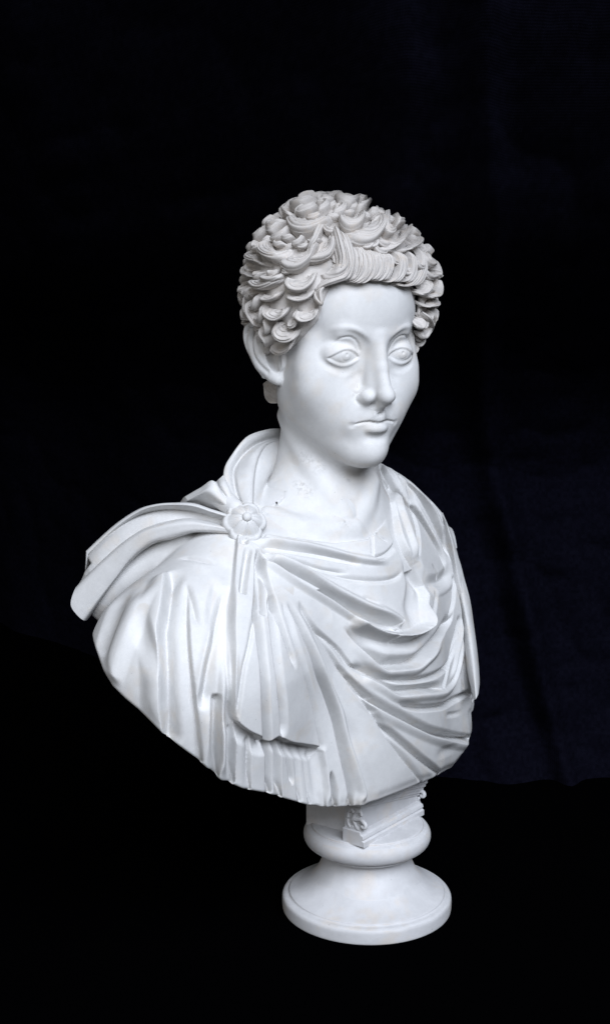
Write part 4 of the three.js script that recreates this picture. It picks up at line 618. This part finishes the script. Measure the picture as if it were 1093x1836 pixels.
locks.push({ w: 9, n: 3, lift: 0, ribbon: 1, p: [[75.7, 12.6, -23.3], [79.5, 10, -21.4], [80.6, 11.1, -16.9], [80.9, 21.4, -19.1], [70.9, 34.8, -12.5]] });
locks.push({ w: 9, n: 3, lift: 0, ribbon: 1, p: [[82.7, 16.4, -20.7], [82.6, 18.3, -15.4], [86.6, 26.7, -18.1], [84.5, 36.8, -18.2]] });
locks.push({ w: 7, n: 3, lift: 0, p: [[66.4, -5.3, -24.3], [70.2, -7.7, -24.1], [71.8, -3.9, -19.6], [74.7, 2.4, -20.3], [73.1, 7, -22.6]] });
locks.push({ w: 6, n: 3, lift: 0, p: [[66.1, -10.7, -21.2], [68.5, -16.3, -22], [70.8, -11.3, -19.8], [72, -5, -20.4]] });

const faceCut = new Outline(faceOpening, [0, 0, 1]);
const hairGround = (x, y, z) => { // low relief between the locks (head millimetres)
  const n = vnoise(x * 0.09 + 3, y * 0.09, z * 0.09) + 0.5 * vnoise(x * 0.2, y * 0.2 + 9, z * 0.2);
  let d = hairShell(x, y, z) + 6 - 3 * (n - 0.7);
  if (z > (x > 0 ? -34 : -85) && d < 20) { const w = HF.toWorld(x, y, z); d = smax(d, -faceCut.dist(...w), 5); }
  return d;
};
// one lock: nested strands. Its outer edge is given; the strands inside it shrink towards the middle of the
// curl, or (shift) lie side by side as in combed hair, or (ribbon) keep their distance from the edge.
function lockGeometry({ p, w, n, lift, filler, shift, ribbon, high }) {
  if (!filler && !shift) n = Math.round(n * 1.25);
  const Q = spline(p, 1.3), m = Q.length, rows = 8 * n + 1;
  const seat = (q, rounds = 3) => { for (let k = 0; k < rounds; k++) { const d = hairShell(...q); if (abs(d) < 0.05) break; const g = grad(hairShell, ...q, 2); for (let c = 0; c < 3; c++) q[c] -= g[c] * d; } return q; };
  for (const q of Q) seat(q);
  const A = Q[0], Z = Q[m - 1], M = Q[m >> 1]; const wz = filler ? 0.44 : A[1] > Z[1] + 4 ? 0.24 : 0.64, c = [0, 1, 2].map((k) => (0.88 - wz) * A[k] + wz * Z[k] + 0.12 * M[k]); // the middle lies towards the root
  const seed = Math.round(p[0][0] * 1.7 + p[0][1]), pos = [], idx = [];
  const cut = []; for (let s = 0; s <= n; s++) cut.push(s === 0 || s === n ? s / n : s / n + (hash3(s, seed, 1) - 0.5) * (shift ? 0.75 : 0.5) / n);
  for (let i = 0; i < m; i++) {
    const u = i / (m - 1), N = grad(hairShell, ...Q[i], 3), a = Q[max(i - 3, 0)], b = Q[min(i + 3, m - 1)], t = [b[0] - a[0], b[1] - a[1], b[2] - a[2]];
    let D = [N[1] * t[2] - N[2] * t[1], N[2] * t[0] - N[0] * t[2], N[0] * t[1] - N[1] * t[0]], W = w;
    if (shift) D = shift; else if (!ribbon) { const to = [c[0] - Q[i][0], c[1] - Q[i][1], c[2] - Q[i][2]]; W = 0.93 * hypot(...to); D = to; }
    const l = hypot(...D) || 1; D = D.map((v) => v / l);
    const taper = Math.pow(sin(PI * clamp(u, 0.02, 0.98)), 0.5), e = sstep(0, 0.2, u) * sstep(0, shift ? 0.25 : 0.2, 1 - u), H = 1 + 4.4 * taper;
    if (ribbon) W = w * (0.15 + 0.85 * taper);
    for (let j = 0; j < rows; j++) {
      const s = clamp(j / (rows - 1) + 0.03 * sin(u * 5 + seed) * sin(PI * j / (rows - 1)), 0, 1);
      let q = 0; while (q < n - 1 && s > cut[q + 1]) q++;
      const ph = clamp((s - cut[q]) / (cut[q + 1] - cut[q]), 0, 1), strand = Math.pow(sin(PI * ph), 0.55), deep = 0.55 + 0.9 * hash3(q, seed, 3);
      let k, h;
      if (shift) { k = W * s; h = 0.5 * H * (0.6 + 0.4 * sin(PI * s)) + 0.8 * sin(PI * u) + (s < 0.03 || s > 0.97 ? -4 : 0); }
      else {
        k = W * Math.pow(s, 1.15) - 1.8 * sin(PI * min(1, s * 3)) * (s < 0.33 ? 1 : 0) * taper; // the lip rolls over its edge
        const up = s < 0.3 ? sin(s / 0.3 * PI / 2) : 1 - 0.95 * sstep(0.3, 0.95, s);
        h = -5 + (5 + H) * up;
      }
      h += 2.3 * deep * (strand - 0.78) * (0.35 + 0.65 * taper) * (1 - 0.25 * s) + lift * (s < 0.1 ? s * 10 : 1) - 5 * (1 - e);
      if (shift) { k += 1.3 * sin(u * 3.2 + q * 2.3 + seed) * sin(PI * u); const r = 0.86 + 0.14 * hash3(q >> 1, seed, 9), fi = min(m - 1.001, (m - 1) * u * r), i0 = floor(fi), ff = fi - i0; const P = [0, 1, 2].map((a) => mix(Q[i0][a], Q[i0 + 1][a], ff) + D[a] * k); seat(P, 2); pos.push(P[0] + N[0] * h, P[1] + N[1] * h, P[2] + N[2] * h); continue; }
      if (!ribbon) { // inner strands end sooner, so that the lock turns in like a comma
        const back = 0.34 * s * (hash3(seed, 5, 7) * 0.4 + 0.8), uu = wz > 0.5 || (filler && seed % 2) ? u * (1 - back) + back : u * (1 - back), fi = min(m - 1.001, (m - 1) * uu), i0 = floor(fi), ff = fi - i0;
        const o = [0, 1, 2].map((a) => mix(Q[i0][a], Q[i0 + 1][a], ff)), r = 0.93 * Math.pow(s, 1.15), lip = (k - W * Math.pow(s, 1.15)) / (W || 1) * 0.93;
        const P = o.map((v, a) => v + (c[a] - v) * (r + lip)); seat(P, 2); pos.push(P[0] + N[0] * h, P[1] + N[1] * h, P[2] + N[2] * h); continue;
      }
      const P = [Q[i][0] + D[0] * k, Q[i][1] + D[1] * k, Q[i][2] + D[2] * k]; seat(P, 2); const G = N;
      pos.push(P[0] + G[0] * h, P[1] + G[1] * h, P[2] + G[2] * h);
    }
  }
  for (let i = 0; i < m - 1; i++) for (let j = 0; j < rows - 1; j++) { const a = i * rows + j, b = a + 1, d = a + rows, f = d + 1; if (shift) idx.push(a, b, d, b, f, d); else idx.push(a, d, b, b, d, f); }
  const g = new THREE.BufferGeometry(); g.setAttribute('position', new THREE.Float32BufferAttribute(pos.map((v) => v / 1000), 3)); g.setIndex(idx); g.computeVertexNormals(); return g;
}
// the rest of the head: smaller curls between the traced ones and over the back
{
  const R = rng(41), taken = []; for (const l of locks) { const c = spline(l.p, 6), mid = c[c.length >> 1], a = c[0], b = c[c.length - 1], e = [0, 1, 2].map((k) => (a[k] + b[k] + mid[k] * 0.3) / 2.3); for (const q of c) { taken.push([...q, 4]); if (!l.shift && !l.ribbon) for (const f of [0.35, 0.7]) taken.push([...q.map((v, k) => mix(v, e[k], f)), 5]); if (l.shift) for (const f of [0.3, 0.65, 1]) taken.push([...q.map((v, k) => v + l.shift[k] * l.w * f), 4]); } }
  for (let t = 0; t < 14000; t++) {
    const small = t > 6000;
    let d = [R() * 2 - 1, R() * 2 - 1, R() * 2 - 1]; const l = hypot(...d); if (l > 1 || l < 0.1) continue; d = d.map((v) => v / l);
    let q = [d[0] * 120, 30 + d[1] * 130, -76 + d[2] * 125];
    for (let k = 0; k < 12; k++) { const v = hairShell(...q), g = grad(hairShell, ...q, 2); for (let c = 0; c < 3; c++) q[c] -= g[c] * v * 0.9; }
    if (q[1] < -62 || (q[2] > -85 && (q[1] < 0 || faceCut.dist(...HF.toWorld(...q)) < (small ? 4 : 9))) || q[1] < -14) continue;
    if (taken.some((s) => hypot(s[0] - q[0], s[1] - q[1], s[2] - q[2]) < s[3] + (small ? 0 : 3))) continue;
    const N = grad(hairShell, ...q, 2); let U = [0, 1, 0]; if (abs(N[1]) > 0.8) U = [0, 0.2, -1]; const dt = U[0] * N[0] + U[1] * N[1] + U[2] * N[2]; U = U.map((v, c) => v - N[c] * dt); const ul = hypot(...U); U = U.map((v) => v / ul);
    const S = [U[1] * N[2] - U[2] * N[1], U[2] * N[0] - U[0] * N[2], U[0] * N[1] - U[1] * N[0]]; // to the right seen from outside
    const a0 = (R() - 0.5) * 1.6, r = small ? 5.5 + R() * 2.5 : 9 + R() * 4, p = [];
    for (let i = 0; i <= 6; i++) { const an = a0 + PI + (i / 6) * PI * 1.15 - 0.2, k = i === 6 ? 1.25 : 1; p.push([0, 1, 2].map((c) => q[c] + r * k * (S[c] * cos(an) + U[c] * sin(an)))); }
    locks.push({ w: r * 1.15, n: 4, lift: small ? -2 - R() : -1 + R() * 1.5, p, filler: 1, small }); taken.push([...q, small ? 5.5 : 9]);
  }
}

// ---------- materials ----------
function marble(tint, seed, o = {}) { // faint clouds, grey veins and a few specks, computed on a square that repeats every `size` metres
  const n = 512, data = new Uint8Array(n * n * 4), rough = new Uint8Array(n * n * 4), R = rng(seed);
  const per = (x, y, f, z) => { // tiling noise
    const X = (x * f) % f, Y = (y * f) % f, i = floor(X), j = floor(Y); let a = X - i, b = Y - j; a = a * a * (3 - 2 * a); b = b * b * (3 - 2 * b);
    const h = (p, q) => hash3(((p % f) + f) % f, ((q % f) + f) % f, z); return mix(mix(h(i, j), h(i + 1, j), a), mix(h(i, j + 1), h(i + 1, j + 1), a), b);
  };
  for (let y = 0; y < n; y++) for (let x = 0; x < n; x++) {
    const u = x / n, v = y / n, c = 0.5 * per(u, v, 5, seed) + 0.3 * per(u, v, 13, seed + 1) + 0.2 * per(u, v, 37, seed + 2), f = per(u, v, 160, seed + 3);
    const warm = sstep(0.5, 0.85, per(u, v, 7, seed + 5) * 0.7 + per(u, v, 22, seed + 6) * 0.3) * (o.warm ?? 0.05);
    const k = 1 + (c - 0.5) * (o.cloud ?? 0.1) + (f - 0.5) * 0.025, i = (y * n + x) * 4;
    data[i] = clamp(255 * tint[0] * k, 0, 255); data[i + 1] = clamp(255 * tint[1] * k * (1 - warm * 0.45), 0, 255); data[i + 2] = clamp(255 * tint[2] * k * (1 - warm), 0, 255); data[i + 3] = 255;
    const r = clamp(255 * ((o.rough ?? 0.55) + (c - 0.5) * 0.16 + (f - 0.5) * 0.08), 0, 255); rough[i] = rough[i + 1] = rough[i + 2] = r; rough[i + 3] = 255;
  }
  for (let s = 0; s < (o.specks ?? 16); s++) { // small dark specks
    const cx = R() * n, cy = R() * n, r = 0.6 + R() * 1.3; for (let y = -3; y <= 3; y++) for (let x = -3; x <= 3; x++) { const d = hypot(x, y) / r; if (d > 1.4) continue; const i = ((((cy + y) | 0) + n) % n * n + (((cx + x) | 0) + n) % n) * 4, k = 1 - 0.22 * sstep(1.4, 0.3, d); data[i] *= k; data[i + 1] *= k; data[i + 2] *= k; }
  }
  const tex = (d, srgb) => { const t = new THREE.DataTexture(d, n, n); t.wrapS = t.wrapT = THREE.RepeatWrapping; t.magFilter = THREE.LinearFilter; t.minFilter = THREE.LinearMipmapLinearFilter; t.generateMipmaps = true; if (srgb) t.colorSpace = THREE.SRGBColorSpace; t.needsUpdate = true; return t; };
  return new THREE.MeshPhysicalMaterial({ map: tex(data, true), roughnessMap: tex(rough), roughness: 1, metalness: 0, specularIntensity: 0.3, vertexColors: !!o.vertex });
}
const mSkin = marble([0.82, 0.82, 0.818], 3, { rough: 0.62, vertex: 1, warm: 0.03 }), mCloth = marble([0.82, 0.82, 0.818], 17, { rough: 0.66, warm: 0.035 }), mHair = marble([0.765, 0.748, 0.732], 29, { rough: 0.7, cloud: 0.14, warm: 0.04 }), mBase = marble([0.81, 0.81, 0.815], 43, { rough: 0.55, cloud: 0.12, warm: 0.05 });
// uv in metres / 0.12 m, laid from the side that faces each triangle most
function wrap(g, size = 0.12) {
  const P = g.attributes.position, N = g.attributes.normal, uv = new Float32Array(P.count * 2);
  for (let i = 0; i < P.count; i++) { const x = P.getX(i), y = P.getY(i), z = P.getZ(i), a = abs(N.getX(i)), c = abs(N.getZ(i)), b = abs(N.getY(i)); let u = x, v = y; if (a > c && a > b) { u = z; } else if (b > c && b > a) { v = z; } uv[i * 2] = u / size + 0.13 * z; uv[i * 2 + 1] = v / size + 0.1 * z; }
  g.setAttribute('uv', new THREE.BufferAttribute(uv, 2)); return g;
}
function part(parent, name, g, m, o = {}) { const k = new THREE.Mesh(g, m); k.name = name; k.castShadow = k.receiveShadow = true; if (o.label) k.userData.label = o.label; parent.add(k); return k; }

// ---------- the bust ----------
const bust = new THREE.Group(); bust.name = 'marble_bust'; scene.add(bust);
bust.userData = { label: 'white marble bust of a curly haired young man in pinned cloak on round socle', category: 'bust' };
const CELL = 0.95;
// cloth: carved in one block, then told apart along the edge of the cloak
{
  const block = relax(surfaceNet(clothDist, [-310, 80, -200], [140, 480, 300], CELL, 3), 2); carve(block);
  const isCloak = (x, y, z) => cloakFrontArea.dist(x, y, z) < 0.6 || cloakBackArea.dist(x, y, z) < 0 || RollTubes.dist(x, y, z) < 4 && torsoBase(x, y, z) > 4;
  const inCloak = new Uint8Array(block.pos.length / 3); for (let i = 0; i < inCloak.length; i++) inCloak[i] = isCloak(block.pos[i * 3], block.pos[i * 3 + 1], block.pos[i * 3 + 2]) ? 1 : 0;
  const split = (want) => { const tri = []; for (let t = 0; t < block.tri.length; t += 3) if ((inCloak[block.tri[t]] + inCloak[block.tri[t + 1]] + inCloak[block.tri[t + 2]] >= 2) === want) tri.push(block.tri[t], block.tri[t + 1], block.tri[t + 2]); return tri; };
  const whole = toGeometry(block); // normals over the whole block keep the seam smooth
  for (const [want, name] of [[true, 'cloak'], [false, 'tunic']]) {
    const T = split(want), map = new Int32Array(whole.attributes.position.count).fill(-1), P = [], N = [], I = [], wp = whole.attributes.position.array, wn = whole.attributes.normal.array;
    const back = new Map(); // toGeometry renumbers in order of first use
    for (const v of block.tri) if (!back.has(v)) back.set(v, back.size);
    for (const v of T) { const k = back.get(v); if (map[k] < 0) { map[k] = P.length / 3; P.push(wp[k * 3], wp[k * 3 + 1], wp[k * 3 + 2]); N.push(wn[k * 3], wn[k * 3 + 1], wn[k * 3 + 2]); } I.push(map[k]); }
    const g = new THREE.BufferGeometry(); g.setAttribute('position', new THREE.Float32BufferAttribute(P, 3)); g.setAttribute('normal', new THREE.Float32BufferAttribute(N, 3)); g.setIndex(I);
    const p = part(bust, name, wrap(g), mCloth); if (want) for (const f of folds) part(p, f.name, wrap(foldGeometry(f.lines)), mCloth);
  }
}
// head, neck and throat in one piece
{
  const skin = (x, y, z) => { const p = HF.toLocal(x, y, z); let d = smin(faceForm(p[0], p[1], p[2]), smin(neckDist(x, y, z), NeckCords.dist(x, y, z), 9), 14); d = smin(d, earDist(x, y, z), 2.5); return smax(d, 335 - y, 1); };
  const stone = relax(surfaceNet(skin, [-130, 333, -170], [95, 690, 120], 0.85, 3), 2);
  for (let i = 0, q = stone.pos; i < q.length; i += 3) { // the fine lines, cut straight into the surface
    const p = HF.toLocal(q[i], q[i + 1], q[i + 2]); if (p[2] < -40 || p[1] < -110 || p[1] > 40) continue;
    const v = headRelief(p[0], p[1], p[2]); if (abs(v) < 1e-3) continue; const n = grad(skin, q[i], q[i + 1], q[i + 2], 1.2); for (let k = 0; k < 3; k++) q[i + k] += n[k] * v;
  }
  const g = toGeometry(relax(stone, 1));
  const P = g.attributes.position, C = new Float32Array(P.count * 3).fill(1);
  for (let i = 0; i < P.count; i++) { // dark pitting left on the neck
    const x = P.getX(i) * 1000, y = P.getY(i) * 1000, z = P.getZ(i) * 1000; let k = 0;
    for (const [a, b, r] of PITS) { const d = hypot(x - a, y - b) / r; if (z > -20 && d < 1) k = max(k, (1 - d) * sstep(0.46, 0.74, fbm(x, y, z, 0.42) + 0.12 * (1 - d))); }
    const f = k * (0.35 + 0.65 * sstep(0.4, 0.75, vnoise(x * 1.1, y * 1.1, z * 1.1))); C[i * 3] -= 0.36 * f; C[i * 3 + 1] -= 0.37 * f; C[i * 3 + 2] -= 0.38 * f;
  }
  g.setAttribute('color', new THREE.BufferAttribute(C, 3));
  part(bust, 'head', wrap(g), mSkin);
}
// hair
{
  const hair = part(bust, 'hair', wrap(toGeometry(relax(surfaceNet(hairGround, [-110, -95, -190], [110, 160, 50], 1.5), 1))), mHair);
  hair.rotation.set(rad(6), rad(29), rad(1.3), 'YXZ'); hair.position.set(HF.o[0] / 1000, HF.o[1] / 1000, HF.o[2] / 1000);
  const rest = []; // curls at the back and the smallest ones stay together
  for (const l of locks) {
    const g = wrap(lockGeometry(l), 0.06), mid = l.p[l.p.length >> 1], away = HF.dirWorld(...grad(hairShell, ...mid, 2))[2] < -0.15;
    if (l.filler && (l.small || away)) rest.push(g); else part(hair, 'lock', g, mHair);
  }
  part(hair, 'small_curls', mergeGeometries(rest), mHair).userData.kind = 'stuff';
}
// brooch: a flower of six petals round a small boss
{
  const brooch = new THREE.Group(); brooch.name = 'brooch'; bust.add(brooch);
  brooch.position.set(BROOCH[0] / 1000, BROOCH[1] / 1000 + 0.002, BROOCH[2] / 1000 + 0.014); brooch.rotation.set(rad(-30), rad(14), 0, 'YXZ');
  const petal = (turn) => {
    const nu = 22, nv = 22, pos = [], idx = [];
    for (let i = 0; i <= nu; i++) for (let j = 0; j <= nv; j++) {
      const u = i / nu, s = j / nv * 2 - 1, a = turn + s * rad(32), R = 20.5 * (1 - 0.17 * Math.pow(abs(s), 2.2)), r = mix(3, R, u);
      const dome = 15 * (1 - Math.pow(u, 1.5)), lip = 2.6 * sstep(0.7, 0.93, u), rib = 1.7 * (1 - Math.pow(abs(s), 1.5)) * sin(PI * min(1, u * 1.05)) - 1.5 * exp(-Math.pow(s / 0.26, 2)) * sin(PI * u) + 1.1 * Math.pow(abs(s), 6) * sin(PI * u), end = u > 0.97 ? -1.6 : 0;
      pos.push(r * sin(a) / 1000, r * cos(a) / 1000, (dome + lip + rib + end - 1.3 * Math.pow(abs(s), 10)) / 1000);
    }
    // outer wall down into the cloth
    for (let j = 0; j <= nv; j++) { const s = j / nv * 2 - 1, a = turn + s * rad(32), R = 19.6 * (1 - 0.17 * Math.pow(abs(s), 2.2)); pos.push(R * sin(a) / 1000, R * cos(a) / 1000, -0.009); }
    for (let i = 0; i <= nu; i++) for (let j = 0; j < nv; j++) { const a = i * (nv + 1) + j, b = a + 1, c = a + nv + 1, d = c + 1; idx.push(a, b, c, b, d, c); }
    const g = new THREE.BufferGeometry(); g.setAttribute('position', new THREE.Float32BufferAttribute(pos, 3)); g.setIndex(idx); g.computeVertexNormals(); return wrap(g, 0.06);
  };
  for (let k = 0; k < 6; k++) part(brooch, 'petal', petal(PI / 6 + k * PI / 3), mCloth);
  const boss = new THREE.SphereGeometry(0.0042, 24, 16); boss.scale(1, 1, 0.8); boss.translate(0, 0, 0.0155); part(brooch, 'boss', boss, mCloth);
}
// socle: turned foot, and the name block standing on it
{
  const prof = [[0, -16], [84.5, -16], [86, -14.5], [86.3, -6], [85.6, -2.5], [83.5, -0.6], [80.5, 0.2], [79.2, 1.2], [78.6, 2.4], [76, 3.6], [70, 6.2], [63, 10.6], [56, 16.5], [50.4, 24], [46.6, 32], [44.2, 40], [43.8, 45.5], [44.6, 46.6], [52.5, 47.2], [53.2, 48.6], [53, 50.2], [54, 51], [58, 51.8], [61.6, 54.2], [63.8, 58], [64.5, 62], [63.8, 66], [61.6, 69.4], [59, 71], [57.4, 71.6], [56.8, 72.8], [55.4, 73.6], [50, 74], [0, 74]];
  const pts = []; prof.forEach((p, i) => pts.push(new THREE.Vector2(max(p[0], 0.001) / 1000, p[1] / 1000)));
  const curve = new THREE.SplineCurve(pts.slice(1, -1)), fine = [pts[0], ...curve.getPoints(220), pts[pts.length - 1]];
  const g = new THREE.LatheGeometry(fine, 160); part(bust, 'socle', wrap(g), mBase);
  const block = new THREE.Group(); block.name = 'name_block'; bust.add(block); block.position.set(0, 0.074, 0); block.rotation.y = rad(52.3);
  const strip = (name, shape, width, x = 0) => { // a moulding: profile in the (depth, height) plane, drawn along x
    const e = new THREE.ExtrudeGeometry(shape, { depth: width, bevelEnabled: true, bevelThickness: 0.0006, bevelSize: 0.0006, bevelSegments: 2, curveSegments: 10 }); e.rotateY(-PI / 2); e.translate(width / 2 + x, 0, 0); return part(block, name, wrap(e), mBase);
  };
  const poly = (a) => { const s = new THREE.Shape(); a.forEach(([x, y], i) => (i ? s.lineTo(x / 1000, y / 1000) : s.moveTo(x / 1000, y / 1000))); s.closePath(); return s; };
  const box = new THREE.BoxGeometry(0.062, 0.1, 0.06); box.translate(-0.005, 0.04, -0.02); part(block, 'shaft', wrap(box), mBase);
  strip('base_moulding', poly([[9, -1], [33.6, -1], [33.6, 3.2], [31.6, 4.2], [31.4, 5.6], [32.6, 6.8], [32, 9], [29.4, 10], [28.6, 12.5], [9, 12.5]]), 0.107);
  strip('tablet', poly([[9, 11], [27.4, 11], [27.4, 46], [9, 46]]), 0.1);
  const cornice = strip('cornice', poly([[9, 0], [28.8, 0], [29.2, 2.2], [30.8, 3], [31, 5.4], [32.4, 6.2], [32.6, 9], [34.6, 10], [35, 13], [36.4, 14], [36.4, 26], [9, 26]]), 0.106);
  cornice.position.y = 0.0285; cornice.rotation.z = rad(-10);
  for (const s of [-1, 1]) { // scrolls at both ends: leaf-like volutes
    const vol = []; const tb = (pts, r) => { const P = pts.map((p) => new THREE.Vector3(p[0] / 1000, (p[1] + 2) / 1000, (p[2] - 2) / 1000)); vol.push(new THREE.TubeGeometry(new THREE.CatmullRomCurve3(P), 26, r / 1000, 10)); const a = new THREE.SphereGeometry(r / 1000, 12, 8); a.translate(P[P.length - 1].x, P[P.length - 1].y, P[P.length - 1].z); vol.push(a); };
    const x = s * 50.5;
    tb([[x, 21, 22], [x, 22, 28], [x + s * 1.5, 22, 33], [x + s * 2, 19.5, 36.5], [x + s * 2, 16.6, 36], [x + s * 2, 16.6, 33.5]], 2.2);
    tb([[x, 22, 20], [x, 26, 22], [x, 29.5, 25.5], [x, 30, 29.5], [x, 27.6, 30.4]], 1.8);
    tb([[x, 21, 20], [x, 16.5, 23], [x, 13, 26], [x, 12, 30], [x, 14, 31.4]], 1.8);
    tb([[x, 22, 14], [x, 27, 15], [x, 30, 18.5], [x, 28.4, 20.5]], 1.5); tb([[x, 20, 14], [x, 15, 15], [x, 12.4, 18], [x, 13.6, 20.4]], 1.5);
    const m = mergeGeometries(vol.map((v) => { v.deleteAttribute('uv'); return v.toNonIndexed(); })); m.computeVertexNormals && 0; part(block, 'scroll', wrap(m), mBase);
  }
}
// ---------- the black cloth behind and the black-covered stand ----------
function fabric(col, seed) {
  const n = 256, d = new Uint8Array(n * n * 4), b = new Uint8Array(n * n * 4);
  for (let y = 0; y < n; y++) for (let x = 0; x < n; x++) { const i = (y * n + x) * 4, w = 0.5 + 0.25 * sin(x * PI / 2) + 0.25 * sin(y * PI / 2), k = 0.8 + 0.25 * vnoise(x * 0.12, y * 0.12, seed) + 0.2 * hash3(x, y, seed); for (let c = 0; c < 3; c++) { d[i + c] = clamp(200 * k, 0, 255); b[i + c] = 255 * w; } d[i + 3] = b[i + 3] = 255; }
  const tex = (a, s) => { const t = new THREE.DataTexture(a, n, n); t.wrapS = t.wrapT = THREE.RepeatWrapping; t.magFilter = THREE.LinearFilter; if (s) t.colorSpace = THREE.SRGBColorSpace; t.needsUpdate = true; return t; };
  return new THREE.MeshPhysicalMaterial({ color: new THREE.Color().setRGB(...col), map: tex(d, true), bumpMap: tex(b), bumpScale: 0.0003, roughness: 1, specularIntensity: 0.02, side: THREE.DoubleSide });
}
{
  const nx = 420, ny = 300, W = 3.4, Hh = 1.2, pos = [], uv = [], idx = [];
  for (let j = 0; j <= ny; j++) for (let i = 0; i <= nx; i++) {
    const x = -W / 2 + W * i / nx, y = -0.16 + Hh * j / ny; let z = -0.41;
    z -= 1.3 * max(0, 0.02 - x) + 0; z += 1.25 * max(0, y - 0.34) * sstep(0.35, 0.7, y);
    const X = x * 1000, Y = y * 1000;
    z += 0.02 * (vnoise(X * 0.006, Y * 0.004, 2) - 0.5) + 0.03 * Math.pow(abs(vnoise(X * 0.014 + Y * 0.004, Y * 0.009, 5) - 0.5), 0.8) + 0.016 * abs(vnoise(X * 0.03 - Y * 0.008, Y * 0.026, 8) - 0.5);
    const f = x - (0.163 + (0.456 - y) * 0.25); z += 0.03 * exp(-Math.pow(f / 0.016, 2)) + 0.02 * exp(-Math.pow((f + 0.09) / 0.04, 2)); // long slanting fold on the right
    z += 0.02 * sin(x * 17 + y * 2) * sstep(0.1, -0.4, x);
    z += 0.5 * Math.pow(max(0, 0.1 - y), 2) / 0.26; // the foot of the cloth runs out over the stand
    pos.push(x, y, z); uv.push(x * 8, y * 8);
  }
  for (let j = 0; j < ny; j++) for (let i = 0; i < nx; i++) { const a = j * (nx + 1) + i, b = a + 1, c = a + nx + 1, d = c + 1; idx.push(a, b, c, b, d, c); }
  const g = new THREE.BufferGeometry(); g.setAttribute('position', new THREE.Float32BufferAttribute(pos, 3)); g.setAttribute('uv', new THREE.Float32BufferAttribute(uv, 2)); g.setIndex(idx); g.computeVertexNormals();
  const m = new THREE.Mesh(g, fabric([0.005, 0.005, 0.0105], 3)); m.name = 'backdrop_cloth'; m.castShadow = m.receiveShadow = true; m.userData = { label: 'black wrinkled cloth hung as a backdrop behind the marble bust', category: 'backdrop' }; scene.add(m);
}
{
  const g = new THREE.BoxGeometry(4.4, 0.05, 4, 1, 1, 1); g.translate(0, -0.0415, -0.6);
  const m = new THREE.Mesh(g, new THREE.MeshPhysicalMaterial({ color: new THREE.Color().setRGB(0.0006, 0.0006, 0.0008), roughness: 1, specularIntensity: 0 })); m.name = 'ground'; m.receiveShadow = true; m.userData = { label: 'black surface under the round socle of the bust', category: 'surface', kind: 'structure' }; scene.add(m);
}
renderer.render(scene, camera);
